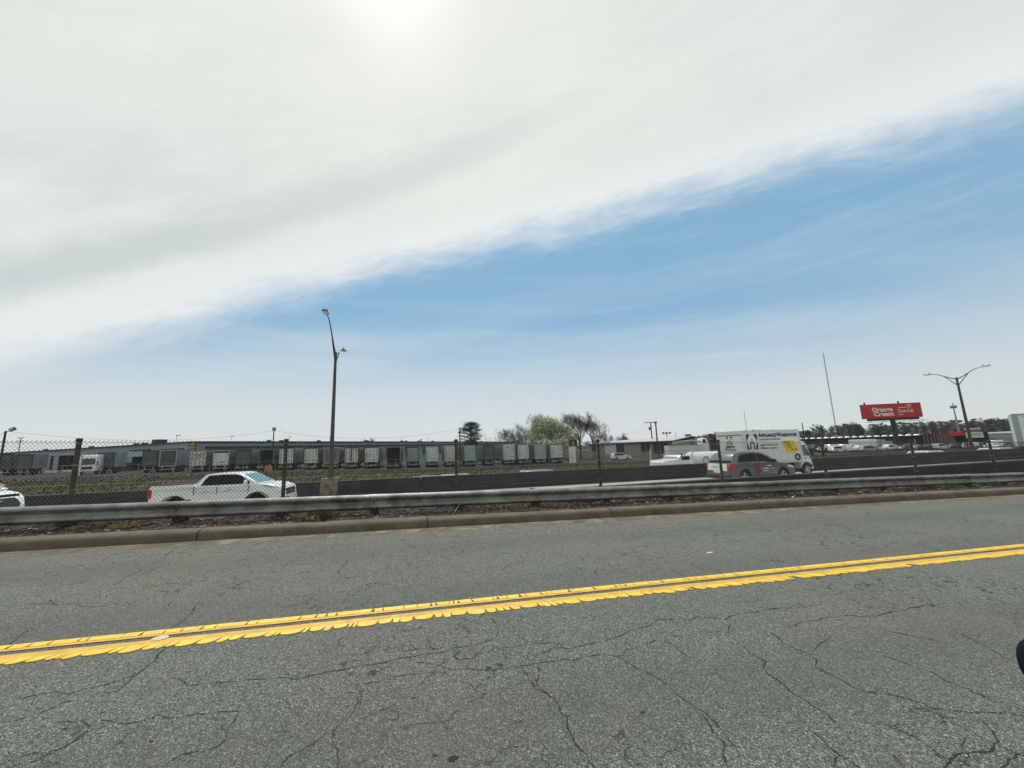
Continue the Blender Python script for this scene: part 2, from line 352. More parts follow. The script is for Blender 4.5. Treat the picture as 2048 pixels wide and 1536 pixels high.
# traced cracks: pixel polylines of the photograph laid onto the road plane
def road_pt(px, py):
    d = ray(px,py); s1, p1 = d.x*CP+d.y*SP, -d.x*SP+d.y*CP
    t = EYE/(GS*s1-d.z); return s1*t, p1*t
Z4 = lambda L: [(x/2.926, 1200+y/2.926) for x,y in L]
Z5 = lambda L: [(700+x/2.926, 1200+y/2.926) for x,y in L]
Z6 = lambda L: [(1400+x/3.16, 1200+y/3.16) for x,y in L]
Y1 = lambda L: [(x/3.413, 1000+y/3.413) for x,y in L]
Y2 = lambda L: [(600+x/2.926, 950+y/2.926) for x,y in L]
Y3 = lambda L: [(1300+x/2.738, 930+y/2.738) for x,y in L]
CR = [
(1.4,Z4([(1155,30),(1120,80),(1060,130),(1000,165),(962,198)])),(2.3,Z4([(972,236),(955,290),(920,340),(850,400),(790,440)])),
(1.5,Z4([(790,440),(720,465),(620,495),(520,515),(400,550),(250,545),(100,590)])),(1.2,Z4([(790,440),(740,490),(690,530),(640,545),(560,548)])),
(1.2,Z4([(0,715),(120,700),(200,670),(290,640),(370,600),(420,590)])),(1.2,Z4([(-60,985),(0,965),(110,920),(200,895),(290,890),(380,860),(450,810),(515,760),(520,735),(470,712),(380,712),(330,715)])),
(.9,Z4([(470,712),(560,680),(620,650)])),(1.3,Z4([(590,700),(650,710),(720,725),(800,715),(900,690),(925,670),(970,690),(1050,690),(1130,670),(1290,655),(1390,650),(1395,670),(1330,760),(1290,850),(1200,890),(1080,900),(950,965)])),
(1.2,Z4([(1640,990),(1690,915),(1760,885),(1850,830),(1910,780)])),(1.2,Z4([(1985,730),(1950,770),(1955,850),(1975,900),(1978,990)])),
(1.0,Z4([(1000,455),(1060,465),(1090,495),(1130,500),(1200,490),(1300,485),(1400,475),(1540,465),(1620,455),(1740,465)])),
(2.0,Z4([(1740,465),(1830,440),(1900,425),(2048,400),(2200,375),(2300,350),(2400,335),(2530,315),(2610,300)])),
(1.2,Z5([(560,300),(620,275),(740,262),(820,235),(860,215),(870,180),(850,130),(820,100)])),
(1.1,Z5([(955,400),(880,400),(800,415),(720,405),(600,410),(530,385),(470,375),(390,365)])),(1.2,Z5([(955,400),(1040,380),(1100,370),(1190,360),(1230,350),(1330,350),(1420,325),(1490,322),(1560,330),(1600,320),(1610,290),(1700,265),(1790,235)])),
(1.0,Z5([(980,275),(1100,255),(1180,250),(1250,262)])),(1.4,Z5([(1110,320),(1180,285),(1240,280),(1290,285),(1380,260),(1490,240),(1600,205),(1690,165),(1760,145),(1800,115),(1900,108),(2000,118),(2048,95)])),
(1.8,Z5([(1040,440),(1065,490),(1080,520),(1150,545),(1200,580),(1235,660),(1270,690),(1285,770),(1310,830),(1370,890),(1430,990)])),(1.1,Z5([(955,400),(1040,440)])),(1.1,Z5([(1060,380),(1105,400),(1105,440),(1090,480),(1130,530)])),
(1.3,Z5([(1600,350),(1680,400),(1760,440),(1850,490),(1920,560),(2000,610),(2100,680),(2200,790),(2260,860)])),(.9,Z5([(1880,210),(1990,215)])),(.9,Z5([(1840,240),(1900,270),(1960,320),(2040,380)])),
(1.1,Z5([(180,455),(300,445),(420,430),(530,420)])),(1.1,Z5([(-60,560),(0,540),(40,545),(45,600),(0,690)])),(1.0,Z5([(0,500),(90,490),(170,480),(240,460)])),
(1.2,Z6([(0,120),(90,115),(150,125),(200,100),(300,80),(370,70),(450,58),(580,52)])),(1.7,Z6([(330,340),(410,385),(400,430),(430,470),(520,530),(570,580),(640,620),(730,680),(800,720),(850,770),(880,810)])),(1.0,Z6([(410,385),(480,395)])),
(1.4,Z6([(450,210),(520,270),(600,310),(680,340),(740,380),(730,420),(800,460),(880,500),(960,550),(1050,580),(1130,590),(1230,605),(1400,650),(1480,690),(1600,700),(1800,710),(2100,745)])),(1.1,Z6([(700,330),(750,280),(830,235)])),
(1.8,Z6([(0,710),(60,790),(110,860),(160,910),(140,960),(160,1020),(185,1080)])),(1.5,Z6([(720,840),(800,910),(880,980),(960,1030),(1030,1080)])),(1.2,Z6([(880,985),(855,1010),(850,1080)])),
(1.3,Z6([(530,175),(620,150),(700,135),(800,110),(930,95),(1050,108),(1160,85),(1290,70),(1400,40),(1560,25)])),(1.3,Z6([(1150,350),(1300,400),(1450,450),(1600,530),(1740,590),(1860,640),(2100,715)])),
(1.2,Z6([(1600,190),(1700,240),(1800,290),(1900,350),(1990,400)])),(1.7,Z6([(1780,770),(1850,830),(1890,900),(1850,940),(1700,970),(1590,1000),(1480,1090)])),(1.2,Z6([(2100,970),(1950,1010),(1840,1080)])),
(1.0,Z6([(60,205),(180,205),(190,160)])),(1.0,Z6([(380,375),(320,345),(300,310),(240,265)])),(1.0,Z6([(1100,170),(1200,200),(1350,230),(1450,250),(1560,270)])),
(1.5,Y1([(1345,235),(1300,275),(1240,300),(1180,340),(1140,370),(1118,398)])),(.9,Y1([(1118,398),(940,410),(800,425)])),(.9,Y1([(1450,360),(1600,360),(1850,330),(2048,340)])),
(1.0,Y1([(930,460),(960,475),(900,510),(830,555),(750,590)])),(1.0,Y1([(1310,550),(1250,600),(1170,635)])),(1.0,Y1([(-40,735),(200,705),(400,715),(620,730),(880,705),(940,690)])),(1.0,Y1([(890,705),(810,770)])),
(1.1,Y1([(240,845),(190,890),(130,930),(60,990)])),(.9,Y1([(1180,690),(1130,750)])),(.9,Y1([(1440,630),(1560,600),(1680,595)])),(.9,Y1([(340,680),(400,720)])),(1.1,Y1([(1960,420),(1955,440),(1930,465)])),
(1.2,Y2([(230,605),(220,570),(240,545),(270,510),(290,490)])),(1.0,Y2([(0,608),(200,605),(400,590),(485,585),(500,575),(640,555),(780,520)])),(.9,Y2([(880,545),(950,520),(985,510)])),
(1.1,Y2([(1220,580),(1190,550),(1230,520),(1310,515),(1310,490),(1290,470)])),(.9,Y2([(1510,530),(1640,505),(1700,470)])),(1.0,Y2([(1900,410),(1960,440),(1970,460)])),(1.2,Y2([(770,315),(800,360)])),
(.9,Y2([(0,432),(100,410),(300,410),(480,385),(700,370),(830,365),(1000,360),(1200,345),(1500,330)])),(.9,Y2([(1320,350),(1350,380)])),(.8,Y2([(450,440),(430,500),(380,520)])),
(.8,Y3([(360,425),(520,420)])),(.9,Y3([(600,430),(700,460),(770,470)])),(.8,Y3([(330,360),(480,385),(590,405),(780,405),(980,390)])),(.8,Y3([(100,320),(330,310),(600,295)])),
]
rng = random.Random(3)
def fractal(pts, it=4, amp=.10):
    for k in range(it):
        out = [pts[0]]
        for a, b in zip(pts, pts[1:]):
            L = math.dist(a,b); m = ((a[0]+b[0])/2-(b[1]-a[1])/L*rng.uniform(-1,1)*amp*L, (a[1]+b[1])/2+(b[0]-a[0])/L*rng.uniform(-1,1)*amp*L) if L > .02 else ((a[0]+b[0])/2,(a[1]+b[1])/2)
            out += [m,b]
        pts = out
    return pts
CRK = mat('crack_dark',(.016,.016,.015),.95)  # near-black brown of the worn cracks
cb = MB().use(CRK)
for wd, pl in CR:
    g = [road_pt(*q) for q in pl]
    g = fractal(g, 5, .11)
    n = len(g); vs = []
    for i, (s, p) in enumerate(g):
        a, b_ = g[max(0,i-1)], g[min(n-1,i+1)]; dx, dy = b_[0]-a[0], b_[1]-a[1]; L = math.hypot(dx,dy) or 1
        dist = math.hypot(s,p)
        hw = wd*.00125*(1+.28*dist)*rng.choice((.3,.5,.7,.9,1.1,1.5,2.2))*(.72+.38*math.sin(i*.11+wd*9))*(.25 if i in (0,n-1) else 1)
        vs += [(s-dy/L*hw,p+dx/L*hw,zroad(s)+.0022),(s+dy/L*hw,p-dx/L*hw,zroad(s)+.0022)]
    cb.add(vs, [(2*i,2*i+1,2*i+3,2*i+2) for i in range(n-1)])
for px,py,r in ((130,1458,.02),(826,1397,.022),(1042,1443,.014),(1284,1425,.024),(869,1512,.02),(905,1517,.05),(1277,1497,.014),(1032,1494,.012),(1866,1212,.03),(1045,1276,.02),(940,1264,.02),(303,1483,.016),(1718,1065,.03),(100,1202,.03)):
    s, p = road_pt(px,py); k = 11
    cb.add([(s+math.cos(a)*r*rng.uniform(.3,.9),p+math.sin(a)*r*rng.uniform(.15,.4),zroad(s)+.0024) for a in [2*math.pi*i/k for i in range(k)]],[tuple(range(k))])
o = cb.build('crack', parent=road); tag(o, kind='stuff')

# double yellow line
YEL = mat('yellow_paint',(.64,.375,.026),.6,var=.2,vs=6,grime=(.36,.25,.05),gs=7,bump=.2,bs=60)
YEB = mat('yellow_paint_fresh',(.84,.53,.042),.6,var=.2,vs=9,grime=(.55,.38,.05),gs=12,bump=.2,bs=60)
def line_band(p0, p1, m, z, rag=.002):
    mb = MB().use(m); ss_ = frange(-14,40,.05)
    vs = []
    for s in ss_: vs += [(s,p0+rng.uniform(-rag,rag),zroad(s)+z),(s,p1+rng.uniform(-rag,rag),zroad(s)+z)]
    return mb.add(vs,[(2*i,2*i+2,2*i+3,2*i+1) for i in range(len(ss_)-1)])
def tiles(mb, p0, p1, full=False):
    s = -13.0
    while s < 36:
        L = rng.choice((.025,.035,.05,.06,.08,.10,.12,.15)) * (1.4 if full else 1)
        g = rng.uniform(.002,.013)*(.6 if full else 1)
        sk = .06*max(-1.3,min(1.3,(-s*.35)))*(p1-p0)/.085 if not full else rng.uniform(-.012,.012)
        dep = rng.uniform(.0,.026) if not full else rng.uniform(0,.005)
        cx = s+L/2; n = 9; pts = []
        for i in range(n+1):
            a = math.pi+math.pi*i/n                      # lobe pointing at the camera
            x = cx+math.cos(a)*L/2; y = p0+dep+(p1-p0-dep)*(1-abs(math.sin(a))**.38)
            pts.append((x-sk*(1-(y-p0)/(p1-p0))+rng.uniform(-.002,.002),y))
        if full:
            pts = [(s,p1-rng.uniform(0,.004)),(s+.006-sk,p0+dep),(s+L-.006-sk,p0+dep),(s+L,p1-rng.uniform(0,.004))]
        nn = len(pts)
        vs = [(x,y,zroad(x)+.0068) for x,y in pts]+[(x,y,zroad(x)+.001) for x,y in pts]
        mb.add(vs, [tuple(range(nn))]+[(i,i+nn,(i+1)%nn+nn,(i+1)%nn) for i in range(nn)])
        s += L+g+(rng.uniform(.02,.10) if rng.random()<.05 and not full else 0)
ln = road_thing('road_line','nearer of the two yellow centre lines with a broken scalloped front edge','road marking','double yellow centre line')
line_band(3.497,3.587,YEL,.0045).build('painted_band', ln); mb = MB().use(YEB); tiles(mb,3.418,3.508); tag(mb.build('broken_edge', ln), kind='stuff')
ln = road_thing('road_line','farther of the two yellow centre lines, cracked into short tiles','road marking','double yellow centre line')
line_band(3.650,3.690,YEL,.0045).build('painted_band', ln); mb = MB().use(YEB); tiles(mb,3.682,3.756,True); tag(mb.build('broken_tile', ln), kind='stuff')
# worn white reflector scar between the lines
s, p = road_pt(318,1278)
mb = MB().use(mat('pale_scar',(.55,.5,.38),.7,var=.3,vs=30)); k=10
mb.add([(s+math.cos(a)*.06*rng.uniform(.7,1.3),p+math.sin(a)*.05*rng.uniform(.7,1.3),zroad(s)+.007) for a in [2*math.pi*i/k for i in range(k)]],[tuple(range(k))])
tag(mb.build('marker_scar', rot=RR),'pale scar of a lost road marker between the yellow lines','road marking')

# gutter and kerb
GUT = mat('dirty_gutter',(.125,.098,.072),.9,var=.35,vs=2,grime=(.22,.19,.15),gs=3,bump=.3,bs=30)
KERB = mat('kerb_concrete',(.120,.102,.070),.88,var=.3,vs=2.5,grime=(.07,.056,.038),gs=2.4,bump=.45,bs=28,streak=.35)
g = MB().use(GUT).sweep([(6.86,.001),(6.90,.006),(6.98,.008),(7.0,.002),(7.03,.010),(7.16,.014)], frange(-40,60,1.0), zroad).build('gutter', rot=RR); tag(g, kind='structure')
kerb = road_thing('kerb', kind='structure')
prof = [(7.155,-.15),(7.158,.02),(7.172,.09),(7.195,.128),(7.235,.150),(7.29,.158),(7.44,.160),(7.45,.12),(7.45,-.15)]
joints = [atP(px,py,7.25)[0] for px,py in ((400,1065),(855,1038),(1220,1019),(1515,1003))]
st = 3.05; joints = [joints[0]-st*k for k in range(9,0,-1)]+joints+[joints[-1]+st*k for k in range(1,14)]
for a, b_ in zip(joints, joints[1:]):
    mb = MB().use(KERB); dz = rng.uniform(-.004,.004); dp = rng.uniform(-.004,.004)
    sss = [a+.009, a+.03]+frange(a+.3,b_-.3,.4)+[b_-.03,b_-.009]
    pf = [(p+dp,z+dz) for p,z in prof]
    mb.sweep(pf, sss, zroad, True); mb.build('kerb_stone', kerb, smoothf=math.radians(40))
MB().use(mat('joint_dirt',(.03,.025,.02),.95)).sweep([(7.17,-.1),(7.18,.06),(7.25,.13),(7.43,.14),(7.44,-.1)], frange(-40,60,2), zroad, True).build('joint_filler', kerb)

# verge with bark and litter
VERGE = mat('verge_soil',(.035,.027,.021),.95,var=.5,vs=4,bump=1.0,bs=30,grime=(.05,.06,.025),gs=1.5)
def zverge(s,p): return zroad(s)+.145+.035*math.sin(min(1,(p-7.4)/1.6)*2.6)+.012*math.sin(s*2.1+p*3)+.01*math.sin(s*5.3-p*7)
mb = MB().use(VERGE); S_ = frange(-40,60,.5); P_ = frange(7.445,9.27,.15)
mb.add([(s,p,zverge(s,p)) for s in S_ for p in P_], [(i*len(P_)+j,(i+1)*len(P_)+j,(i+1)*len(P_)+j+1,i*len(P_)+j+1) for i in range(len(S_)-1) for j in range(len(P_)-1)])
verge = mb.build('verge', rot=RR, smoothf=True); tag(verge, kind='structure')
CH = [mat('chip_dark',(.028,.020,.016),.9),mat('chip_brown',(.07,.046,.031),.9),mat('chip_rust',(.10,.05,.033),.9),mat('chip_grey',(.17,.15,.13),.9),mat('chip_pale',(.42,.38,.31),.85)]
mb = MB()
for i in range(15000):
    s = rng.uniform(-9,19) if rng.random() < .85 else rng.uniform(19,34); p = 7.45+1.75*rng.random()**1.35
    L = rng.uniform(.02,.10)*(1 if rng.random()<.9 else 1.8); w = rng.uniform(.004,.016)
    a = rng.gauss(0,.9); tl = rng.gauss(0,.22); z = zverge(s,p)+rng.uniform(.0,.03)
    ca, sa = math.cos(a), math.sin(a)
    mb.use(CH[rng.choices(range(5),(5,4,2.2,2,.55))[0]])
    vs = []
    for i2, j2 in ((-1,-1),(1,-1),(1,1),(-1,1)):
        x, y = i2*L/2, j2*w/2; vs.append((s+x*ca-y*sa,p+x*sa+y*ca,z+tl*x+.35*w*j2))
    vs.append((s,p,z+w*.7))
    mb.add(vs,[(0,1,4),(1,2,4),(2,3,4),(3,0,4)])
tag(mb.build('bark_chips', rot=RR), 'loose brown bark chips covering the verge behind the kerb','bark chips',kind='stuff')
GRN = mat('grass_blade',(.055,.085,.025),.8,var=.4,vs=8); STRAW = mat('straw',(.22,.18,.09),.85,var=.3,vs=8)
def tuft(name, px, py, P, n, h, r, label, m1=GRN, m2=STRAW, mix=.2):
    s = atP(px,py,P)[0]; x, y = s2w(s,P); mb = MB()
    for i in range(n):
        mb.use(m2 if rng.random()<mix else m1)
        a = rng.uniform(0,6.28); d = r*rng.random()**.6; bx, by = math.cos(a)*d, math.sin(a)*d; hh = h*rng.uniform(.4,1); lx, ly = rng.gauss(0,hh*.45), rng.gauss(0,hh*.45)
        w = .006
        mb.add([(bx-w,by,0),(bx+w,by,0),(bx+lx*.5+w*.6,by+ly*.5,hh*.7),(bx+lx,by+ly,hh)],[(0,1,2),(0,2,3)])
    o = mb.build(name, loc=(x,y,zverge(s,P)), rot=RR); tag(o,label,'weeds',kind='stuff'); return o
tuft('grass_tuft',643,1030,7.62,260,.17,.20,'dark green tuft of weeds beside the yellow crumpled litter')
tuft('grass_tuft',612,1036,7.60,90,.10,.16,'thin low weeds left of the crumpled yellow litter',mix=.4)
tuft('grass_tuft',978,1020,7.75,190,.07,.38,'low pale green weeds under the rail right of the dead stick',mix=.5)
tuft('grass_tuft',178,1058,7.75,150,.07,.3,'flat green weeds in the bark near the left end of the rail',mix=.4)
tuft('dry_grass',262,1046,7.85,260,.05,.26,'patch of yellow dead grass in the bark at the left',STRAW,mat('yellow_grass',(.35,.25,.06),.8),.6)
mb = MB()
for i in range(900):
    q = rng.uniform(7,22); P = rng.uniform(7.6,8.8)
    if math.sin(q*2.3)+math.sin(q*.9+1) < .1: continue
    mb.use(rng.choice((GRN,GRN,STRAW))); hh = rng.uniform(.03,.11); lx, ly = rng.gauss(0,.05), rng.gauss(0,.05); z = zverge(q,P)
    mb.add([(q-.006,P,z),(q+.006,P,z),(q+lx,P+ly,z+hh)],[(0,1,2)])
tag(mb.build('verge_weeds', rot=RR),'low straggling weeds among the bark under the right half of the rail','weeds',kind='stuff')
# litter
LY = mat('yellow_litter',(.62,.45,.09),.6,var=.3,vs=30); LW = mat('white_litter',(.75,.72,.64),.6)
def litter(name, px, py, P, w, d, h, m, label, cat, onroad=False, rz=0.0):
    if onroad: s, P = road_pt(px,py); z = zroad(s)+.003
    else: s = atP(px,py,P)[0]; z = zverge(s,P)+.02
    x, y = s2w(s,P); mb = MB().use(m); n = 10; vs = []
    for ring, hh in ((1.0,0),(.85,.6),(.45,1.0)):
        for i in range(n):
            a = 2*math.pi*i/n; q = ring*rng.uniform(.8,1.15); vs.append((math.cos(a)*w/2*q,math.sin(a)*d/2*q,h*hh*rng.uniform(.7,1.2)))
    fs = [(r*n+i,r*n+(i+1)%n,(r+1)*n+(i+1)%n,(r+1)*n+i) for r in range(2) for i in range(n)]+[tuple(range(2*n,3*n))]
    mb.add(vs,fs); tag(mb.build(name, loc=(x,y,z), rot=(0,0,PSI+rz)),label,cat)
litter('foam_cup_lid',621,1028,7.60,.13,.08,.05,LW,'cream plastic lid lying on yellow litter under the rail','lid')
litter('yellow_wrapper',626,1034,7.56,.14,.10,.07,LY,'crumpled yellow wrapper below the cream lid','wrapper')
litter('paper_scrap',637,1064,0,.10,.08,.04,LW,'white crumpled paper scrap at the gutter edge','paper',True)
litter('paper_scrap',1710,1002,0,.13,.08,.02,LW,'flat white paper scrap in the gutter at the right','paper',True)
litter('paper_scrap',1420,1106,0,.09,.03,.008,LW,'thin white paper scrap lying in the far lane','paper',True)
litter('paper_scrap',1586,995,7.5,.06,.05,.02,LW,'small white scrap on the kerb edge below the grey SUV','paper')
litter('cigarette_box',1605,989,7.9,.03,.03,.11,LW,'small upright white scrap standing in the bark','litter')
for i,(px,py,w,lb) in enumerate(((755,1061,.55,'long brown plank splinter lying in the gutter'),(178,1095,.16,'short dark twig in the gutter at the left'),(408,1080,.06,'small dark lump in the gutter by the kerb joint'),(1508,1020,.07,'small dark lump in the gutter under the grey SUV'))):
    s, p = road_pt(px,py); x, y = s2w(s,p)
    mb = MB().use(mat('wet_wood',(.09,.055,.03),.8,var=.4,vs=20)); mb.tube([(-w/2,0,.012),(-w*.1,.012,.016),(w*.2,-.008,.015),(w/2,.01,.012)],[.006,.014,.012,.004],5)
    tag(mb.build('wood_splinter', loc=(x,y,zroad(s)+.004), rot=RR),lb,'debris')
s = atP(905,1020,7.8)[0]; x,y = s2w(s,7.8)
mb = MB().use(mat('pale_stick',(.38,.32,.22),.8,var=.3,vs=20)); mb.tube([(-.02,-.25,-.02),(.10,-.05,.10),(.16,.02,.16),(.02,.05,.20),(-.10,.10,.24)],[.006,.007,.006,.005,.003],5); mb.tube([(.16,.02,.16),(.24,.1,.15)],[.005,.002],4)
tag(mb.build('dead_stick', loc=(x,y,zverge(s,7.8)), rot=RR),'pale bent dead stick leaning under the rail','stick')
# white board lying under the rail
s0 = atP(1116,1004,8.35)[0]; x,y = s2w(s0,8.35)
mb = MB().use(mat('white_board',(.72,.73,.60),.6,var=.1)); mb.add([(0,0,.05),(.62,-.28,.0),(1.0,.0,.11),(.1,.18,.12),(0,0,.065),(.62,-.28,.015),(1.0,.0,.125),(.1,.18,.135)],[(3,2,1,0),(4,5,6,7),(0,1,5,4),(1,2,6,5),(2,3,7,6),(3,0,4,7)])
tag(mb.build('white_board', loc=(x,y,zverge(s0,8.35)+.05), rot=(0,0,PSI)),'white flat board lying tilted behind the guardrail','board')

# ------------------------------------------------------------------ guardrail
def zrail(s): return EYE-.815-.0252*s                # top of the beam
gr = road_thing('guardrail','weathered W-beam steel guardrail running along the kerb in front of the mesh fence','guardrail')
WB = [(0,0),(-.018,-.012),(-.070,-.030),(-.082,-.055),(-.070,-.082),(-.012,-.115),(-.006,-.140),(-.012,-.165),(-.070,-.198),(-.082,-.225),(-.070,-.250),(-.018,-.268),(0,-.280)]
WBp = [(7.95+a,b) for a,b in WB]+[(7.956+a,b-.001) for a,b in WB[::-1]]
rposts = [atP(px,1010,8.1)[0] for px in (130,356,565,750,920,1073,1210,1340,1451)]
rs0 = rposts[3]; RSP = (rposts[8]-rposts[0])/8
rposts = [rs0+RSP*k for k in range(-7,18)]
k = 0
secs = list(range(1,len(rposts),2))
for i0 in secs[:-1]:
    a, b_ = rposts[i0], rposts[i0+2]
    wob = rng.uniform(-.006,.006)
    mb = MB().use(STEEL).sweep([(p+(.004 if k%2 else 0),z+wob) for p,z in WBp], [a-.10]+frange(a+.1,b_-.1,.45)+[b_+.14], zrail, True); k += 1
    beam = mb.build('rail_beam', gr, smoothf=math.radians(50))
    mb = MB().use(mat('rusty_bolt',(.10,.07,.05),.7,.5))
    for q in (a, a-.07,a+.07):
        for zz in ((-.14,) if q==a else (-.055,-.225)):
            mb.lathe([(0,-.012),(.013,-.012),(.017,0)],8,'y',(q,7.95+(-.02 if zz==-.14 else -.084)+(.004),zrail(q)+zz))
    tag(mb.build('bolts', beam), kind='stuff')
for q in rposts:
    z0 = zverge(q,8.1)-.2; zt = zrail(q)-.01
    ip = [(q-.055,8.095),(q+.055,8.095),(q+.055,8.105),(q+.005,8.105),(q+.005,8.235),(q+.055,8.235),(q+.055,8.245),(q-.055,8.245),(q-.055,8.235),(q-.005,8.235),(q-.005,8.105),(q-.055,8.105)]
    mb = MB().use(POSTM).add([(x,y,z0) for x,y in ip]+[(x,y,zt) for x,y in ip],[tuple(range(11,-1,-1)),tuple(range(12,24))]+[(i,(i+1)%12,(i+1)%12+12,i+12) for i in range(12)])
    mb.build('rail_post', gr)
    MB().use(POSTM).b2(q-.075,q+.075,7.965,8.09,zt-.33,zt-.02).build('block', gr, bevel=.01)

# ------------------------------------------------------------------ chain link fence
def zftop(s): return EYE+.235-.031*s
cf = road_thing('mesh_fence','galvanised chain link fence with round posts standing behind the guardrail','fence')
fps = [-6.27+3.53*k for k in range(-2,12)]
for i, q in enumerate(fps):
    zt = zftop(q)+.02; zb = min(zverge(q,9.0)-.1, EYE-1.3)
    r = .04 if i in (2,) else .036
    mb = MB().use(POSTM).tube([(q,9.0,zb),(q,9.0,zt-.06)],r,10); mb.tube([(q,9.0,zt-.07),(q,9.0,zt-.055),(q,9.0,zt-.01),(q,9.0,zt)],[r,r+.009,r+.008,r*.5],10)
    pst = mb.build('fence_post', cf, smoothf=math.radians(40))
    mb = MB().use(STEEL)
    for zz in (.10,.5,.95): mb.tube([(q,9.0,zt-zz-.012),(q,9.0,zt-zz+.012)],r+.004,10)
    tag(mb.build('clamps', pst), kind='stuff')
    for a0, lbl in ((1,1),):
        x0 = q+r
fpr = rng
for a, b_ in zip(fps,fps[1:]):
    x0, x1 = a+.03, b_-.03; H = 1.19; pit = .0715; mb = MB().use(WIRE)
    n = int((x1-x0+H)/pit)+1
    def wire(xa,za,xb,zb_,dy):
        r = .0030
        A, B = (xa,9.0+dy,zftop(xa)-.04-H+za), (xb,9.0-dy,zftop(xb)-.04-H+zb_)
        d = Vector(B)-Vector(A)
        if d.length < .02: return
        mb.tube([A,B],r,3,False)
    for i in range(n):
        # rising to the right / to the left, clipped to the panel
        xs = x0-H+i*pit; t0 = max(0,x0-xs); t1 = min(H,x1-xs)
        if t1>t0: wire(xs+t0,t0,xs+t1,t1,.003)
        xe = x1+H-i*pit; t0 = max(0,xe-x1); t1 = min(H,xe-x0)
        if t1>t0: wire(xe-t0,t0,xe-t1,t1,-.003)
    # knuckles above the tension wire
    q = x0
    while q < x1: mb.tube([(q-.012,9,zftop(q)-.045),(q,9,zftop(q)-.018),(q+.012,9,zftop(q)-.045)],.0030,3,False); q += pit
    tag(mb.build('wire_mesh', cf), kind='stuff')
    for off,r in ((-.065,.003),(-.04-H+.03,.0026)):
        m2 = MB().use(WIRE).tube([(x,9.004,zftop(x)+off-(.012 if 0<j<6 else 0)*(off<-1)) for j,x in enumerate(frange(x0-.02,x1+.02,.6))],r,5); m2.build('tension_wire', cf)
tag(MB().use(WIRE).tube([(0,0,0),(.10,.02,.05),(.2,0,.07)],.004,4).build('wire_end', loc=(*s2w(atP(608,985,8.9)[0],8.9),atP(608,992,8.9)[2]), rot=RR),'loose pale wire end poking up behind the rail near the pickup','wire')

# ------------------------------------------------------------------ barriers and highway
def barrier(name, label, p0, s0, s1, zb, zt, th, foot, mt, seg=6.0, cap=None):
    b = road_thing(name, label, 'barrier')
    s = s0
    while s < s1:
        e = min(s+seg,s1)
        mb = MB().use(mt)
        prof = lambda q:[(p0-foot,zb(q)-.3),(p0-foot,zb(q)+.08),(p0-foot*.3,zb(q)+.3),(p0,zt(q)-.03),(p0+.02,zt(q)),(p0+th-.02,zt(q)),(p0+th,zt(q)-.03),(p0+th+foot*.3,zb(q)+.3),(p0+th+foot,zb(q)+.08),(p0+th+foot,zb(q)-1.3)]
        sss = [s+.012]+frange(s+.5,e-.5,1.5)+[e-.012]; vs=[]
        for q in sss: vs += [(q,p,z) for p,z in prof(q)]
        n = 10; mb.add(vs,[(i*n+k,(i+1)*n+k,(i+1)*n+(k+1)%n,i*n+(k+1)%n) for i in range(len(sss)-1) for k in range(n)]+[tuple(range(n)),tuple(range(len(vs)-1,len(vs)-n-1,-1))])
        mb.build('barrier_panel', b); s = e
    return b
nb = barrier('retaining_wall','low stained concrete wall at the foot of the mesh fence beside the highway',9.28,-30,130,lambda s:zhwy(s),lambda s:max(EYE-1.07,zverge(min(s,60),9.2)+.05),.28,.0,CONC)
mbr = barrier('median_barrier','long dark stained concrete barrier in the middle of the highway',24.3,-60,260,zhwy,lambda s:EYE-1.585-.0026*s,.6,.13,CONCB)
def hwy_material():
    m = mat('highway_concrete',(.40,.385,.35),.85,var=.25,vs=.5,bump=.2,bs=20,grime=(.26,.25,.22),gs=.4); return m
HW = hwy_material()
h = MB().use(HW).sweep([(9.5,.29),(24.0,0),(24.35,0)], frange(-80,400,4), zhwy).build('highway', rot=RR); tag(h, kind='structure')
# painted lane lines
PW = mat('lane_paint',(.7,.7,.66),.6,var=.2)
for p, dash, lb in ((12.3,False,'solid white edge line on the near side of the highway'),(16.0,True,'dashed white lane line between the near lanes'),(19.7,True,'dashed white lane line between the far lanes'),):
    ll = road_thing('lane_line', lb, 'road marking')
    if dash:
        for s in range(-36,120,12): MB().use(PW).sweep([(p,.005+.02*(24-p)),(p+.12,.005+.02*(24-p-.12))],[s,s+3],zhwy).build('dash', ll)
    else: MB().use(PW).sweep([(p,.005+.02*(24-p)),(p+.12,.005+.02*(24-p-.12))],[-60,200],zhwy).build('painted_band', ll)
h = MB().use(mat('far_carriageway',(.22,.215,.2),.85,var=.2,vs=.5)).sweep([(24.95,0),(41.5,0)], frange(-120,500,5), zopp).build('far_carriageway', rot=RR); tag(h, kind='structure')
